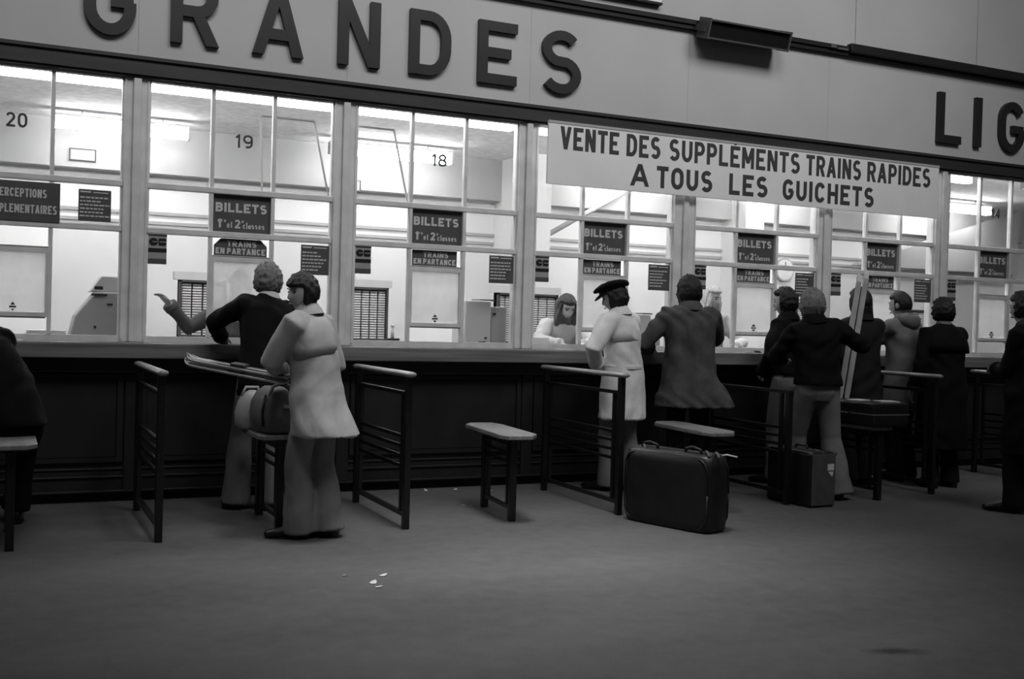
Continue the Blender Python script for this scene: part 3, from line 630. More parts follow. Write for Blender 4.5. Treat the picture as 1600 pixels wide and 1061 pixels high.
mb = MB(); mb.add([(-.258, -.095, .275), (-.258, -.04, .275), (-.258, -.085, .235), (-.2555, -.095, .275), (-.2555, -.04, .275), (-.2555, -.085, .235)], [(0, 1, 2), (5, 4, 3), (0, 3, 4, 1), (1, 4, 5, 2), (2, 5, 3, 0)]); mb.build('sticker', 'label_white', r)
for sx in (-.235, .235):
    for sy in (-.118, .118): MB().ball((sx, sy, .41), .022, 8, 6).build('corner_guard', 'suitcase_end', r, True)
# bags on the stool beside the girl
r = empty('shoulder_bag', (1.615, -1.29, .606), R(12)); tag(r, 'grey glossy holdall on the stool against the trench coat', 'bag')
sp = []
for z, a, b in ((0, .085, .15), (.02, .11, .18), (.12, .125, .19), (.20, .115, .18), (.26, .085, .15), (.295, .04, .10)):
    sp.append((Vector((0, 0, z)), Vector((1, 0, 0)), Vector((0, 1, 0)), a, b))
MB().loft(sp, 24, 3).build('body', 'bag_grey', r, True)
MB().tube([(-.08, -.10, .20), (-.06, -.11, .30), (.02, -.11, .33), (.09, -.10, .27)], .013, 8).build('strap', 'bag_grey', r, True)
MB().box(-.02, .02, -.198, -.185, .17, .19).build('buckle', 'metal_trim', r)
MB().tube([(-.115, -.10, .05), (-.12, -.10, .15), (-.10, -.10, .25)], .010, 8).build('side_seam', 'leather_black', r, True)
r = empty('white_bag', (1.505, -.985, .606), R(4)); tag(r, 'white rounded bag squeezed behind the grey holdall', 'bag')
sp = [(Vector((.0+q*.02, 0, z)), Vector((1, 0, 0)), Vector((0, 1, 0)), a, .13*k) for z, a, k, q in ((0, .05, .9, 0), (.015, .062, 1, 0), (.10, .065, 1, 0), (.17, .058, .95, .6), (.22, .045, .8, 1.2), (.25, .02, .4, 2))]
MB().loft(sp, 20, 2.6).build('body', 'bag_white', r, True)
MB().tube([(-.03, .02, .21), (.0, .02, .27), (.08, .02, .27), (.09, .02, .2)], .01, 8).build('handle', 'bag_white', r, True)
# flat case and papers on the right hand stool
r = empty('flat_case', (6.50, -1.38, .606)); tag(r, 'dark flat case lying on the stool right of the flared trousers', 'case')
bevel(MB().box(-.19, .19, -.33, .33, 0, .19).build('body', 'leather_black', r), .02, 3); MB().box(-.192, .192, -.332, .332, .09, .10).build('seam', 'metal_trim', r)
MB().tube([(-.19, -.06, .09), (-.23, -.05, .09), (-.23, .05, .09), (-.19, .06, .09)], .009, 8).build('handle', 'leather_black', r, True)
for x, y, rz, nm in ((6.42, -1.42, .3, 'nearer the skis'), (6.57, -1.58, -.2, 'nearer the barrier')):
    mb = MB()
    for k in range(3): mb.box(-.09, .09-.01*k, -.06, .06, .003*k, .003*k+.002)
    o = mb.build('magazine', 'floor_paper', loc=(x, y, .797)); o.rotation_euler = (0, 0, rz); tag(o, 'pale magazine on the dark flat case, %s' % nm, 'magazine')
# skis
def ski(p0, p1, side, w, th, name, label, grp, pale='ski_pale'):
    p0, p1 = Vector(p0), Vector(p1); d = (p1-p0); L = d.length; d.normalize(); u = Vector(side); u = (u-d*u.dot(d)).normalized(); nrm = d.cross(u)
    r = empty(name, p0); tag(r, label, 'ski', grp)
    def slab(off0, off1, ww, nm, m):
        rs = []
        for t in [i/26 for i in range(27)]:
            s = t*L; bend = 0.; q = 1.
            if t > .90: k = (t-.90)/.10; bend = .035*k*k; q = math.sqrt(max(0, 1-k**3))*.97+.03
            if t < .02: q = .8
            c = d*s+nrm*bend
            a = ww/2*q
            rs.append([c-u*a+nrm*off0, c+u*a+nrm*off0, c+u*a+nrm*off1, c-u*a+nrm*off1])
        return MB().rings(rs).build(nm, m, r)
    slab(-th/2, th/2, w, 'core', pale); slab(th/2, th/2+.003, w*.72, 'top_sheet', 'ski_dark'); slab(th/2+.003, th/2+.005, w*.2, 'stripe', pale)
    cc = d*(L*.45)+nrm*(th/2+.012)
    mb = MB().box(-1, 1, -1, 1, -1, 1); mb.v = [tuple(cc+d*(x*.09)+u*(y*w*.33)+nrm*(z*.010)) for x, y, z in mb.v]; mb.build('binding', 'ski_dark', r)
sd = Vector((-.38, 1.15, .06))
ski((1.615, -1.70, .985), (1.20, -.45, 1.045), (-1, -.3, -.25), .066, .012, 'ski', 'pale-edged ski under the arm of the trench-coated person, upper one', 'skis carried by travellers')
ski((1.600, -1.685, .950), (1.185, -.455, 1.010), (-1, -.3, -.25), .066, .012, 'ski', 'pale-edged ski under the arm of the trench-coated person, lower one', 'skis carried by travellers')
ski((6.40, -1.22, .80), (6.60, -1.20, 1.87), (1, -.45, 0), .042, .014, 'ski', 'tall pale ski held upright by the blonde-haired person, left one', 'skis carried by travellers')
ski((6.455, -1.24, .80), (6.66, -1.22, 1.90), (1, -.45, 0), .042, .014, 'ski', 'tall pale ski held upright by the blonde-haired person, right one', 'skis carried by travellers')
# litter on the floor
rd = random.Random(3)
wh = ['left scrap of the group in the open floor', 'right scrap of the group in the open floor', 'middle scrap of the group in the open floor', 'nearest scrap of the group in the open floor', 'at the counter foot behind the empty stool, left', 'at the counter foot behind the empty stool, middle', 'at the counter foot behind the empty stool, right', 'beside the leg of the empty stool', 'at the counter foot inside the third barrier']
for i, (x, y) in enumerate([(1.67, -2.79), (1.86, -2.85), (1.76, -2.99), (1.76, -3.08), (3.1, -.2), (3.35, -.21), (3.6, -.34), (3.12, -.93), (4.28, -.16)]):
    a = .02 if i > 3 else .024
    pts = [(a*rd.uniform(.7, 1.2)*math.cos(k*math.pi/3), a*rd.uniform(.5, .9)*math.sin(k*math.pi/3)) for k in range(6)]
    mb = MB(); mb.rings([[(p, q, 0.001) for p, q in pts], [(p, q, .004+.01*max(0, p/a)) for p, q in pts]])
    o = mb.build('paper_scrap', 'floor_paper', loc=(x, y, 0)); o.rotation_euler = (0, 0, rd.uniform(0, 6)); tag(o, 'tiny white paper scrap on the floor, '+wh[i], 'litter', 'paper scraps on the floor')
# ------------------------------------------------------------------ people
def remeshed(mb, name, m, parent, voxel=.01, smooth=4, disp=None, sfac=.5, mats=None):
    me = mb.mesh(name)
    bm = bmesh.new(); bm.from_mesh(me); bmesh.ops.recalc_face_normals(bm, faces=bm.faces); bm.to_mesh(me); bm.free()
    o = bpy.data.objects.new('tmp', me); COL.objects.link(o)
    rm = o.modifiers.new('r', 'REMESH'); rm.mode = 'VOXEL'; rm.voxel_size = voxel
    if smooth: sm = o.modifiers.new('s', 'SMOOTH'); sm.factor = sfac; sm.iterations = smooth
    dg = bpy.context.evaluated_depsgraph_get(); dg.update()
    out = bpy.data.meshes.new_from_object(o.evaluated_get(dg)); out.name = name
    bpy.data.objects.remove(o); bpy.data.meshes.remove(me)
    if disp: disp(out)
    out.materials.clear(); out.materials.append(MATS[m])
    out.polygons.foreach_set('use_smooth', [True]*len(out.polygons)); out.update()
    ob = bpy.data.objects.new(name, out); COL.objects.link(ob); ob.parent = parent
    return ob
def folds(amp, seed, kz=(6, 30), kx=(16, 52), low=.0):
    def f(me):
        n = len(me.vertices); co = np.empty(n*3); me.vertices.foreach_get('co', co); co = co.reshape(-1, 3)
        no = np.empty(n*3); me.vertices.foreach_get('normal', no); no = no.reshape(-1, 3)
        rg = np.random.RandomState(seed); h = np.zeros(n)
        wx = co[:, 0]+.05*np.sin(co[:, 2]*7+seed)+.03*np.sin(co[:, 2]*17); wy = co[:, 1]+.05*np.sin(co[:, 2]*6+2*seed)
        for i in range(6):
            a = rg.uniform(0, 6.28); k = rg.uniform(*kx); z = rg.uniform(*kz)*rg.choice([-1, 1])
            s = np.sin(k*(np.cos(a)*wx+np.sin(a)*wy)+z*co[:, 2]+rg.uniform(0, 6.28)); h += np.sign(s)*np.abs(s)**.7*(.5+.5*np.sin(co[:, 2]*rg.uniform(3, 8)+rg.uniform(0, 6)))
        co = co+no*(h*amp/3)[:, None]
        me.vertices.foreach_set('co', co.ravel()); me.update()
    return f
def ik(a, c, l1, l2, hint):
    a, c = Vector(a), Vector(c); d = c-a; L = d.length
    if L > (l1+l2)*.995: c = a+d*((l1+l2)*.995/L); d = c-a; L = d.length
    x = (l1*l1-l2*l2+L*L)/(2*L); h = math.sqrt(max(l1*l1-x*x, 1e-6)); dn = d.normalized()
    hv = Vector(hint); hv = (hv-dn*hv.dot(dn))
    if hv.length < 1e-4: hv = Vector((0, 0, -1))
    return a+dn*x+hv.normalized()*h, c
def head_pts(nu=44, nv=34, k=1., off=None):
    rs = []
    for i in range(1, nv):
        th = math.pi*i/nv; row = []
        for j in range(nu):
            ph = 2*math.pi*j/nu
            d = Vector((math.sin(th)*math.cos(ph), math.sin(th)*math.sin(ph), -math.cos(th)))
            x, y, z = d.x*.074, d.y*.094, d.z*.113
            if z < 0:
                t = -z/.113; x *= 1-.30*t**1.5
                y = y*(1-.50*t**1.3) if y < 0 else y*(1-.10*t)
                if y > 0: y += .006*t
            else: y *= 1.0
            if y > 0:
                fx = x/.016; nz = max(0., 1-abs((z+.024)/.036)) if z < -.024 or z > .012 else 1-abs(z+.024)/.05
                nose = math.exp(-fx*fx)*max(0, nz)*(.5+.5*max(0, min(1, (.02-z)/.045)))
                if z < -.036: nose *= max(0, 1-(-.036-z)/.012)
                y += .026*nose
                for s in (-1, 1):
                    y -= .010*math.exp(-((x-s*.032)/.015)**2-((z-.012)/.012)**2)
                y += .004*math.exp(-((z-.034)/.010)**2)*math.exp(-(x/.05)**2)
                y += .006*math.exp(-((z+.058)/.009)**2-(x/.022)**2)
                y -= .004*math.exp(-((z+.074)/.007)**2-(x/.03)**2)
                y += .007*math.exp(-((z+.096)/.014)**2-(x/.022)**2)
            p = Vector((x, y, z))
            if off: p = p+d*off(d, x, y, z)
            row.append(p*k)
        rs.append(row)
    return rs
def hand(mb, wrist, dirv, up, k=1., curl=.5, side=1):
    d = Vector(dirv).normalized(); n = Vector(up); n = (n-d*n.dot(d)).normalized(); s = d.cross(n)*side   # n: back of hand; s: thumb side
    sp = [(Vector(wrist)+d*(t*k), s, n, a*k, b*k) for t, a, b in ((-.02, .025, .020), (.02, .032, .017), (.06, .040, .016), (.09, .040, .013))]
    mb.loft(sp, 14, 2.5)
    for i, (o, L) in enumerate(((.030, .072), (.010, .082), (-.010, .076), (-.029, .060))):
        b = Vector(wrist)+d*(.082*k)+s*(o*k); pts = [b-d*(.02*k), b]; dd = d.copy(); q = b
        for f in (.45, .32, .23):
            ang_ = curl*(.5+.35*i*.15+.35); dd = (dd*math.cos(ang_)-n*math.sin(ang_)).normalized() if True else dd
            q = q+dd*(L*f*k); pts.append(q.copy())
            n2 = n
        mb.tube(pts, [.0095*k, .0095*k, .009*k, .0085*k, .007*k], 8, True)
    b = Vector(wrist)+d*(.025*k)+s*(.028*k); t1 = b+(d*.6+s*.7-n*.25).normalized()*(.035*k); t2 = t1+(d*.9+s*.2-n*.45*curl-n*.1).normalized()*(.03*k); t3 = t2+(d*.9-s*.15-n*.6*curl).normalized()*(.024*k)
    mb.tube([b-s*(.015*k), b, t1, t2, t3], [.014*k, .013*k, .011*k, .010*k, .008*k], 8, True)
def person(label, pos, rz, H, coat, trousers, hair, head=(0, 0, 0), lean=(0, 0), twist=0, hands=None, feet=None, hem=.85, hem_w=(.20, .16), hem_off=(0, 0), width=1., coat_folds=.011,
           flare=.085, style='short', skin='skin', pelvis=None, sit=False, voxel=.009, shoulders=1., collar='coat', extra=None, seed=1, sleeve=1., hidden_legs=False, cap=False, legs=None, waist=1., stance=(0, 0), slim=1.):
    k = H/1.72; root = empty('person', (pos[0], pos[1], 0), rz); tag(root, label, 'person')
    inv = Matrix.Rotation(-rz, 3, 'Z')
    def loc(p): return inv @ (Vector(p)-Vector((pos[0], pos[1], 0)))
    ex = Vector((1, 0, 0)); ey = Vector((0, 1, 0)); ez = Vector((0, 0, 1))
    pel = Vector((stance[0], stance[1], (pelvis if pelvis else .93*k)))
    def rot(v, f, s, tw):
        return Matrix.Rotation(R(tw), 3, 'Z') @ (Matrix.Rotation(R(s), 3, 'Y') @ (Matrix.Rotation(R(-f), 3, 'X') @ v))
    f, s = lean
    lv = []
    p = pel.copy(); cur = 0
    for i, (h, fr) in enumerate(((.12, .35), (.12, .7), (.13, 1.), (.11, 1.12), (.07, 1.1))):
        u = rot(ez, f*fr, s*fr, 0); p = p+u*(h*k); tw = twist*min(1, (i+1)/3)
        lv.append((p.copy(), u, rot(ex, f*fr*.2, s*fr, tw).normalized(), tw))
    waist_p, rib, chest, sho, nek = [l[0] for l in lv]
    rx = lv[3][2]; uy = lv[3][1]; fy = uy.cross(rx).normalized()
    sw = .168*k*shoulders
    SH = {+1: sho+rx*sw-uy*.015*k, -1: sho-rx*sw-uy*.015*k}
    hy, hp, hr = head
    HR = Matrix.Rotation(R(hy), 3, 'Z') @ Matrix.Rotation(R(hr), 3, 'Y') @ Matrix.Rotation(R(hp), 3, 'X')
    hc = nek+uy*(.018*k)+ez*(.042*k)+HR @ Vector((0, .022*k, .055*k))
    hk = k*.5+.5
    # ---- body
    B = MB()
    B.loft([(pel-ez*.08*k, ex, ey, .12*k, .09*k), (pel, ex, ey, .15*k, .10*k), (waist_p, lv[0][2], ey, .12*k, .085*k), (rib, lv[1][2], fy, .13*k, .095*k), (chest, rx, fy, .145*k, .10*k), (sho, rx, fy, .13*k, .075*k), (nek-uy*.02*k, rx, fy, .075*k, .06*k)], 20)
    B.tube([nek-uy*.05*k, nek+uy*.03*k, hc-HR @ Vector((0, .012, .06))*hk, hc], [.062*k, .052*k, .050*k, .045*k], 14)
    B.rings([[hc+HR @ q for q in row] for row in head_pts(k=hk)])
    for sd in (-1, 1): B.ball(hc+HR @ Vector((sd*.076, -.008, -.004))*hk, (.010*hk, .019*hk, .030*hk), 8, 8, HR)
    arms = {}
    hands = hands or {}
    for sd in (1, -1):
        sp = hands.get(sd)
        if sp is None: tgt = SH[sd]+Vector((sd*.10*k, .06*k, -.52*k)); hint = Vector((sd*.5, -1, 0)); palm = None; curl = .5
        else:
            tgt = loc(sp[0]); hint = inv @ Vector(sp[1]); palm = sp[2] if len(sp) > 2 else None; curl = sp[3] if len(sp) > 3 else .5
        el, wr = ik(SH[sd], tgt, .295*k, .265*k, hint); arms[sd] = (SH[sd], el, wr)
        B.tube([SH[sd]-rx*sd*.04*k, SH[sd], el, wr], [.05*k, .05*k, .040*k, .027*k], 12)
        d = (wr-el).normalized(); up = inv @ Vector(palm) if palm else (Vector((sd, 0, 0)) if abs(d.z) > .6 else ez)
        th = up.cross(d); 
        hand(B, wr, d, up, k*.95, curl, side=-1 if (d.cross(up)).dot(ey*1.0 if abs(d.z) > .6 else rx*-sd) < 0 else 1)
    LEG = {}
    feet = feet or {}
    for sd in (1, -1):
        hip = pel+ex*(sd*.088*k)-ez*.03*k
        ft = feet.get(sd); yaw = 0
        if ft: fl = loc((ft[0], ft[1], 0)); yaw = R(ft[2]) if len(ft) > 2 else 0
        else: fl = Vector((sd*.10*k, -.02, 0))
        fl.z = 0; ank = fl+ez*.085*k
        kn, ank2 = ik(hip, ank, .412*k, .408*k, Matrix.Rotation(yaw, 3, 'Z') @ Vector((sd*.1, 1, .25 if sit else 0)))
        LEG[sd] = (hip, kn, ank, yaw, fl)
        B.tube([hip+ez*.05*k, hip, kn, ank], [.085*k, .083*k, .052*k, .036*k], 12)
        fd = Matrix.Rotation(yaw, 3, 'Z') @ ey; fs = Matrix.Rotation(yaw, 3, 'Z') @ ex
        B.loft([(fl+fd*t*k+ez*z*k, fs, ez, a*k, b*k) for t, z, a, b in ((-.06, .045, .024, .03), (.0, .05, .034, .042), (.08, .035, .040, .028), (.15, .028, .042, .018), (.185, .026, .03, .012))], 12)
    remeshed(B, 'body', skin, root, voxel=voxel, smooth=2, sfac=.4)
    # ---- face
    for sd in (-1, 1):
        MB().ball(hc+HR @ Vector((sd*.032, .079, .011))*hk, (.013*hk, .008*hk, .006*hk), 10, 8, HR).build('eye', 'dark_feature', root, True)
        MB().tube([hc+HR @ Vector((sd*x, y, z))*hk for x, y, z in ((.016, .093, .029), (.034, .089, .034), (.050, .076, .029))], .0035*hk, 6, True).build('eyebrow', 'dark_feature', root, True)
    MB().ball(hc+HR @ Vector((0, .092, -.062))*hk, (.022*hk, .008*hk, .006*hk), 10, 8, HR).build('mouth', 'lip', root, True)
    # ---- trousers, shoes
    T = MB(); kl = slim
    T.loft([(pel-ez*.13*k, ex, ey, .125*k*waist, .10*k), (pel-ez*.06*k, ex, ey, .168*k*waist, .125*k), (pel+ez*.02*k, ex, ey, .165*k*waist, .118*k), (waist_p, lv[0][2], ey, .14*k*waist, .10*k)], 20)
    for sd in (1, -1):
        hip, kn, ank, yaw, fl = LEG[sd]
        low = ank-ez*.045*k if not sit else ank
        mid = (kn+ank)*.5
        T.tube([hip+ez*.04*k, hip-ez*.02*k, (hip+kn)*.5, kn, mid, low], [.098*k*kl, .100*k*kl, .086*k*kl, .068*k*kl+.15*(flare-.07), .066*k*kl+.55*(flare-.07), flare*k], 16)
    remeshed(T, 'trousers', trousers, root, voxel=.011, smooth=4, disp=folds(.008, seed+50, (2, 9), (16, 40)))
    for sd in (1, -1):
        hip, kn, ank, yaw, fl = LEG[sd]; fd = Matrix.Rotation(yaw, 3, 'Z') @ ey; fs = Matrix.Rotation(yaw, 3, 'Z') @ ex
        sh = MB().loft([(fl+fd*t*k+ez*z*k, fs, ez, a*k, b*k) for t, z, a, b in ((-.078, .05, .022, .03), (-.06, .05, .034, .05), (.0, .055, .041, .055), (.08, .043, .048, .042), (.15, .033, .050, .030), (.20, .028, .042, .024), (.225, .026, .02, .016))], 16)
        sh.box(0, 0, 0, 0, 0, 0) if False else None
        so = sh.build('shoe', 'shoe', root, True)
        MB().loft([(fl+ez*z, fs, fd, .046*k, .13*k) for z in (0, .012)], 16, 2.6).build('sole', 'shoe', so).location = fd*.06*k
        MB().loft([(fl-fd*.045*k+ez*z, fs, fd, .034*k, .034*k) for z in (0, .03)], 12).build('heel', 'shoe', so)
    # ---- coat
    C = MB(); ww = width*k
    hz = hem
    sk = []
    n_ = 5; hipc = pel+ez*.0
    hc_ = Vector((pel.x+hem_off[0], pel.y+hem_off[1], hz))
    for i in range(n_):
        t = i/(n_-1); c_ = hc_.lerp(hipc, t); sm_ = t*t*(3-2*t)*.5+t*.5
        sk.append((c_, ex, ey, (hem_w[0]*(1-sm_)+.195*width*sm_)*k, (hem_w[1]*(1-sm_)+.150*width*sm_)*k))
    if sit: sk = sk[-2:]
    C.loft(sk+[(waist_p, lv[0][2], fy, .176*ww*waist, .136*ww), (rib, lv[1][2], fy, .178*ww, .132*ww), (chest, rx, fy, .188*ww, .134*ww), ((chest+sho)*.5, rx, fy, .188*ww*shoulders, .122*ww), (sho+uy*.015*k, rx, fy, .165*ww*shoulders, .092*ww), (nek-uy*.02*k, rx, fy, .10*ww, .075*ww), (nek+uy*.012*k, rx, fy, .066*k, .066*k)], 28, 2.25)
    for sd in (1, -1):
        a, el, wr = arms[sd]; q = sleeve*k
        C.tube([a-rx*sd*.06*k, a, (a+el)*.5, el, (el+wr)*.5, wr-(wr-el).normalized()*.015], [.078*q, .080*q, .070*q, .064*q, .056*q, .052*q], 16)
    co = remeshed(C, 'coat', coat, root, voxel=.011, smooth=5, disp=folds(coat_folds, seed))
    for sd in (1, -1):
        a, el, wr = arms[sd]; d = (wr-el).normalized()
        MB().tube([wr-d*.055, wr-d*.01], [.058*k*sleeve, .058*k*sleeve], 16).build('cuff', coat, co, True)
    # collar
    if collar:
        cm = coat if collar == 'coat' else collar; n = 24; rs = []
        for zz, a in ((-.03, .108), (.0, .100), (.035, .080), (.046, .073), (.035, .064), (.0, .060)) if cm == coat else ((-.02, .075), (.0, .075), (.03, .070), (.034, .066), (.03, .062), (.0, .060)):
            row = []
            for j in range(n):
                t = 2*math.pi*j/n; dip = -.045*max(0, math.sin(t))**2 if True else 0
                row.append(nek+uy*((zz-.008)*k+dip*k)+rx*(math.cos(t)*a*k*1.05)+fy*(math.sin(t)*a*k))
            rs.append(row)
        MB().rings(rs, cap=False).build('collar', cm, co, True)
    # ---- hair
    def hoff(d, x, y, z):
        st = .0025*math.sin(math.atan2(d.y, d.x)*26+z*40)+.002*math.sin(math.atan2(d.y, d.x)*9+z*90+seed)
        base = .020+st
        if style in ('bob', 'long', 'curly'): base += .008
        if style == 'curly': base += .006*math.sin(x*160+seed)*math.sin(y*150)*math.sin(z*140)*2
        lowz = {'short': -.38, 'bob': -.74, 'long': -.85, 'curly': -.52, 'crop': -.50}.get(style, -.4)
        if style in ('crop', 'bob'): base += .005*math.sin(d.x*14+d.z*9+seed)*math.sin(d.y*11+seed)+.004*math.sin(d.x*31+d.y*23)*math.sin(d.z*27)
        if style == 'bob' and d.z < -.1: base += .006
        lowz += .06*math.sin(math.atan2(d.y, d.x)*11+seed)*(style in ('crop', 'bob', 'curly'))
        def sstep(a, b, v): v = max(0, min(1, (v-a)/(b-a))); return v*v*(3-2*v)
        face = sstep(.12, .34, d.y)*(1-sstep(.42, .60, d.z)) if style not in ('bob', 'crop') else sstep(.26, .46, d.y)*(1-sstep(.26, .42, d.z))
        ear = 0
        if style in ('short',): ear = math.exp(-((d.y+.08)/.22)**2-((d.z+.1)/.28)**2)*.9 if abs(d.x) > .6 else 0
        below = 1-sstep(lowz-.14, lowz, d.z)
        m_ = max(face, below, ear)
        return base*(1-m_)-.018*m_
    HM = MB(); HM.rings([[hc+HR @ q for q in row] for row in head_pts(52, 40, hk, hoff)])
    if style == 'long':
        back = HR @ Vector((0, -1, 0)); sx_ = HR @ Vector((1, 0, 0))
        c0 = hc+back*.035*hk
        HM.loft([(c0+ez*.04, sx_, -back, .088*hk, .075*hk), (c0-ez*.06, sx_, -back, .098*hk, .075*hk), (c0-ez*.16+back*.015, sx_, -back, .108*hk, .06*hk), (c0-ez*.26+back*.045, sx_, -back, .11*hk, .045*hk), (c0-ez*.36+back*.055, sx_, -back, .10*hk, .03*hk), (c0-ez*.42+back*.055, sx_, -back, .07*hk, .012*hk)], 26)
        if extra == 'face_frame': 
            for sd in (-1, 1):
                HM.tube([hc+HR @ Vector((sd*.072, .035, .05))*hk, hc+HR @ Vector((sd*.086, .045, -.03))*hk, hc+HR @ Vector((sd*.088, .035, -.12))*hk-ez*.02, hc+HR @ Vector((sd*.085, .02, -.2))*hk-ez*.03], [.016, .026, .032, .02], 12, True)
    HM.build('hair', hair, root, True)
    if cap:
        cp = MB(); cc = hc+HR @ Vector((0, .0, .062))*hk
        rs = []
        for z, a, b, oy in ((-.005, .090, .108, 0), (.012, .094, .112, 0), (.022, .128, .145, .004), (.040, .138, .155, .004), (.060, .120, .138, -.002), (.074, .070, .085, -.004), (.078, .01, .012, -.004)):
            rs.append([cc+HR @ Vector((a*math.cos(2*math.pi*j/28), b*math.sin(2*math.pi*j/28)+oy, z+.012*math.sin(4*math.pi*j/28+1)*(a > .11)))*hk for j in range(28)])
        ca = cp.rings(rs).build('cap', 'black_cloth', root, True)
        br = MB(); rs = []
        for z in (0, -.006):
            rs.append([cc+HR @ Vector((.085*math.cos(math.pi*j/12), .085+(.075*math.sin(math.pi*j/12) if j not in (0, 12) else -.02), -.004+z-.5*.075*math.sin(math.pi*j/12)))*hk for j in range(13)])
        br.rings(rs).build('peak', 'black_cloth', ca, True)
    return dict(root=root, coat=co, nek=nek, rx=rx, fy=fy, uy=uy, chest=chest, sho=sho, rib=rib, k=k, hc=hc, HR=HR, arms=arms, pel=pel, SH=SH)
def partial(name, m, par, levels, a0, a1, th=.006, n=18, open_=True):   # sheet wrapped round part of a torso
    mb = MB(); outer = []; inner = []
    for c_, ux, uy_, a, b in levels:
        outer.append([c_+ux*(math.cos(R(a0+(a1-a0)*j/n))*a)+uy_*(math.sin(R(a0+(a1-a0)*j/n))*b) for j in range(n+1)])
        inner.append([c_+ux*(math.cos(R(a0+(a1-a0)*j/n))*(a-th))+uy_*(math.sin(R(a0+(a1-a0)*j/n))*(b-th)) for j in range(n+1)])
    mb.rings([o+list(reversed(i)) for o, i in zip(outer, inner)]); return mb.build(name, m, par, True)
CT = 1.145
# trench-coated young person looking left
P = person('person in pale trench coat and flared trousers looking left, skis under the arm', (1.77, -1.77), R(38), 1.63, 'coat_beige', 'trouser_grey', 'hair_dark', head=(68, -5, 0), lean=(11, -2), twist=6,
    hands={-1: ((1.60, -1.52, 1.02), (-.6, -.55, -.3), (0, 0, 1), .8), 1: ((1.72, -1.48, 1.02), (.9, -.3, -.5), (0, 0, 1), .8)}, feet={-1: (1.695, -1.73, 38), 1: (1.87, -1.745, -4)},
    hem=.635, hem_w=(.245, .20), hem_off=(.02, -.06), width=1.02, coat_folds=.009, flare=.112, style='crop', voxel=.0065, seed=3, sleeve=1.12, slim=1.05)
k = P['k']
partial('storm_flap', 'coat_beige', P['coat'], [(P['rib']-P['uy']*.0, P['rx'], P['fy'], .186*k, .138*k), ((P['rib']+P['chest'])*.5, P['rx'], P['fy'], .193*k, .141*k), (P['chest'], P['rx'], P['fy'], .196*k, .140*k), ((P['chest']+P['sho'])*.5, P['rx'], P['fy'], .196*k, .1275*k), (P['sho']+P['uy']*.01, P['rx'], P['fy'], .172*k, .097*k)], 160, 380)
for sd in (-1, 1):
    a = P['SH'][sd]; 
    MB().loft([(P['nek']+P['rx']*sd*t*k-P['uy']*z*k, P['fy'], P['uy'], w_*k, .006) for t, z, w_ in ((.09, .005, .015), (.13, .018, .022), (.175, .035, .022), (.185, .042, .014))], 10).build('epaulette', 'coat_beige', P['coat'], True)
MB().loft([(P['pel']+Vector((-.16*k, -.09, -.06-.17*t)), Vector((.02, .01, 0)), Vector((0, 0, 1)), .9, .0) for t in (0, 1)], 6) if False else None
# dark-jacketed man leaning on the counter at window 19
person('person in black jacket with pale collar leaning on the counter at window 19', (1.79, -.72), R(6), 1.75, 'black_cloth', 'trouser_mid', 'hair_sandy', head=(4, -4, 0), lean=(16, 7), twist=0, stance=(-.11, 0),
    hands={-1: ((1.47, -.20, CT+.05), (-1, -.1, -.1), (0, 0, 1), .3), 1: ((1.80, -.18, CT+.05), (.9, -.3, -.3), (0, 0, 1), .3)}, feet={-1: (1.52, -.60, 0), 1: (1.74, -.70, -4)},
    hem=.80, hem_w=(.185, .145), flare=.105, style='curly', collar='white_cloth', seed=5, slim=1.05)
# seated person cut by the left edge
person('person in black coat sitting on the stool at the left picture edge', (.07, -1.18), R(4), 1.72, 'black_cloth', 'trouser_dark', 'hair_black', head=(10, -15, 0), lean=(28, -32), pelvis=.68, sit=True,
    hands={-1: ((-.40, -.22, CT+.05), (-1, 0, -.3), (0, 0, 1), .3), 1: ((-.02, -.20, CT+.05), (1, -.2, -.4), (0, 0, 1), .3)}, feet={-1: (-.16, -.72, 5), 1: (.12, -.74, -5)}, hem=.60, hem_w=(.21, .17), seed=8, width=1.08)
# capped person in pale coat
P = person('person in dark peaked cap and pale belted coat at window 17', (4.62, -.66), R(22), 1.72, 'coat_cream', 'trouser_grey', 'hair_black', head=(28, -16, 0), lean=(8, -1), twist=4,
    hands={-1: ((4.40, -.60, 1.04), (-.8, -.8, 0), (-1, .3, 0), .5), 1: ((4.66, -.24, CT+.05), (.8, -.3, -.4), (0, 0, 1), .4)}, feet={-1: (4.54, -.58, 15), 1: (4.74, -.66, 0)},
    hem=.60, hem_w=(.215, .18), hem_off=(.0, .0), coat_folds=.013, flare=.085, style='bob', cap=True, seed=11, sleeve=1.15, voxel=.008)
k = P['k']
partial('storm_flap', 'coat_cream', P['coat'], [(P['rib']+P['uy']*.05, P['rx'], P['fy'], .190*k, .140*k), (P['chest'], P['rx'], P['fy'], .192*k, .137*k), ((P['chest']+P['sho'])*.5, P['rx'], P['fy'], .189*k, .124*k), (P['sho']+P['uy']*.01, P['rx'], P['fy'], .166*k, .095*k)], 190, 350)
partial('belt', 'coat_cream', P['coat'], [(P['pel']+Vector((0, 0, z)), Vector((1, 0, 0)), Vector((0, 1, 0)), .183*k, .137*k) for z in (.075, .085, .100, .110)], 0, 359, n=30)
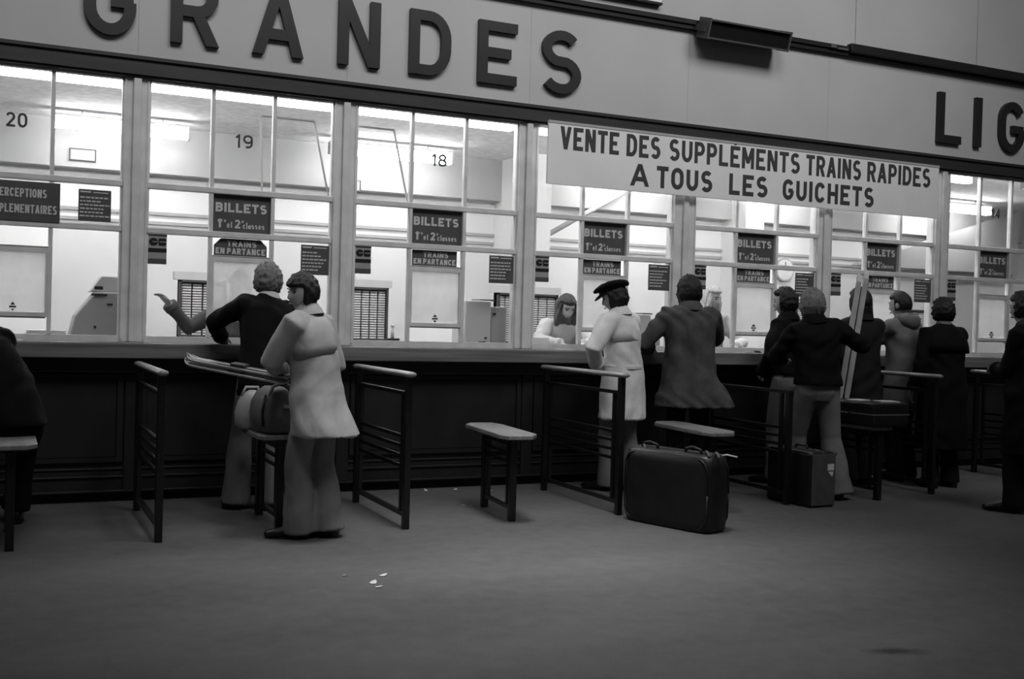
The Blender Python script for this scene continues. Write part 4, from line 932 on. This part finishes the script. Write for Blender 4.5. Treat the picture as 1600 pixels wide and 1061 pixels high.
# tweed coat man
person('person in grey tweed coat with flaring skirt, back turned, between windows 17 and 16', (5.22, -.72), R(-14), 1.79, 'coat_tweed', 'trouser_dark', 'hair_black', head=(4, -2, 0), lean=(3, 0),
    hands={-1: ((5.04, -.36, CT+.03), (-1, -.5, -.4), (0, 0, 1), .5), 1: ((5.62, -.32, CT+.03), (1, -.7, -.3), (0, 0, 1), .5)}, feet={-1: (5.16, -.66, 0), 1: (5.38, -.70, 0)},
    hem=.70, hem_w=(.335, .22), hem_off=(.05, -.03), coat_folds=.013, style='bob', seed=14, width=1.12, shoulders=1.05, waist=1.05, sleeve=1.1)
# dark pair with luggage
person('person in short black jacket and pale trousers, arm hanging, behind the blonde-haired person', (6.30, -.66), R(24), 1.73, 'black_cloth', 'trouser_grey', 'hair_black', head=(8, -3, 0), lean=(2, 0),
    hands={-1: ((6.10, -.56, .98), (-.6, -1, 0), (-1, 0, 0), .6)}, feet={-1: (6.22, -.62, 10), 1: (6.42, -.70, 0)}, hem=.98, hem_w=(.19, .145), flare=.08, seed=17, style='curly')
person('person with blonde hair, black jacket and wide flared trousers holding tall skis', (6.02, -1.38), R(-8), 1.70, 'black_cloth', 'trouser_mid', 'hair_sandy', head=(-8, -6, 0), lean=(2, -6), twist=-6,
    hands={1: ((6.36, -1.30, 1.345), (.5, -.8, -.6), (.3, -.9, .2), .9), -1: ((5.96, -1.0, 1.12), (-.8, -.3, -.3), (0, 0, 1), .5)}, feet={-1: (5.99, -1.13, 5), 1: (6.17, -1.48, -12)},
    hem=.93, hem_w=(.19, .15), flare=.135, style='bob', seed=20, width=1.08, slim=1.05, voxel=.008)
person('person with very long black hair and charcoal coat, between the skis and the hooded person', (6.95, -.86), R(-4), 1.75, 'coat_charcoal', 'trouser_dark', 'hair_black', head=(0, 0, 0), lean=(2, 0),
    hands={1: ((7.22, -.40, 1.18), (.8, -.8, -.5), (0, 0, 1), .5)}, hem=.62, hem_w=(.205, .18), style='long', seed=23)
P = person('person in light hooded duffel coat with short black hair', (7.60, -.72), R(14), 1.75, 'coat_light', 'trouser_dark', 'hair_black', head=(6, -6, 0), lean=(3, 0),
    hands={-1: ((7.48, -.28, 1.17), (-.9, -.6, -.3), (0, 0, 1), .5)}, hem=.66, hem_w=(.215, .17), style='short', seed=26, collar=None)
k = P['k']; hb = P['nek']-P['fy']*.10*k-P['uy']*.02*k
mb = MB(); rs = []
for a, b, dz in ((.06, .05, .04), (.10, .07, .05), (.135, .085, .02), (.13, .075, -.03), (.08, .045, -.075), (.02, .01, -.09)):
    rs.append([hb+P['rx']*(a*math.cos(2*math.pi*j/20)*k)+P['fy']*((b*math.sin(2*math.pi*j/20)+.03)*k)+P['uy']*(dz+.02*math.sin(2*math.pi*j/20))*k for j in range(20)])
mb.rings(rs).build('hood', 'coat_light', P['coat'], True)
P = person('person in black caped overcoat with curly black hair reaching right along the counter', (7.59, -1.20), R(-10), 1.68, 'black_cloth', 'trouser_dark', 'hair_black', head=(-6, -2, 0), lean=(4, 2),
    hands={1: ((8.10, -.72, 1.19), (.4, -.8, -.6), (0, 0, 1), .4)}, feet={-1: (7.51, -1.18, 0), 1: (7.72, -1.20, 0)}, hem=.35, hem_w=(.24, .20), style='curly', seed=29, collar='coat_light', width=1.12)
k = P['k']
partial('cape', 'black_cloth', P['coat'], [(P['rib']+P['uy']*.06, P['rx'], P['fy'], .245*k, .175*k), (P['chest'], P['rx'], P['fy'], .24*k, .165*k), ((P['chest']+P['sho'])*.5, P['rx'], P['fy'], .225*k, .145*k), (P['sho']+P['uy']*.02, P['rx'], P['fy'], .18*k, .11*k), (P['nek'], P['rx'], P['fy'], .09*k, .085*k)], 170, 370)
person('person in dark fur-collared coat cut by the right picture edge', (7.17, -2.42), R(20), 1.70, 'black_cloth', 'trouser_dark', 'hair_black', head=(-12, -4, 0), lean=(3, 0),
    hands={-1: ((7.13, -2.16, 1.10), (-.5, -.8, -.3), (0, 0, 1), .5)}, hem=.45, hem_w=(.20, .17), style='curly', seed=32, collar='fur', feet={-1: (7.09, -2.40, 8), 1: (7.28, -2.44, 0)})
# clerks
person('clerk with long dark hair and white blouse bending over papers inside window 17', (4.72, .74), R(178), 1.62, 'blouse', 'trouser_dark', 'hair_brown', head=(2, -24, 0), lean=(20, 0), skin='skin_pale', pelvis=.92,
    hands={1: ((4.52, .24, CT+.03), (-1, .2, -.3), (0, 0, 1), .3), -1: ((4.72, .22, CT+.03), (1, .2, -.3), (0, 0, 1), .3)}, style='long', extra='face_frame', hem=.85, hem_w=(.18, .14), seed=35, voxel=.007, collar=None, feet={1: (4.64, .98, 0), -1: (4.82, .98, 0)})
person('clerk with long blonde hair standing inside window 16', (6.35, .66), R(178), 1.78, 'blouse', 'trouser_dark', 'hair_blonde', head=(24, -8, 0), lean=(4, 0), skin='skin_pale',
    hands={1: ((6.12, .30, CT+.03), (-1, .3, -.3), (0, 0, 1), .3), -1: ((6.45, .30, CT+.03), (1, .3, -.3), (0, 0, 1), .3)}, style='long', extra='face_frame', hem=.85, hem_w=(.18, .14), seed=38, voxel=.007, collar=None, feet={1: (6.20, .9, 0), -1: (6.40, .9, 0)})
person('clerk with dark sleeve reaching sideways, blurred behind the hatch of window 19', (1.78, .62), R(176), 1.72, 'sleeve_grey', 'trouser_dark', 'hair_brown', head=(-20, -6, 0), lean=(6, 2), skin='skin', voxel=.006,
    hands={1: ((1.18, .42, 1.43), (.1, .2, -1), (0, 0, 1), .35), -1: ((1.92, .30, CT+.03), (1, .3, -.3), (0, 0, 1), .3)}, hem=.85, hem_w=(.18, .14), seed=41, feet={1: (1.70, .9, 0), -1: (1.90, .9, 0)})
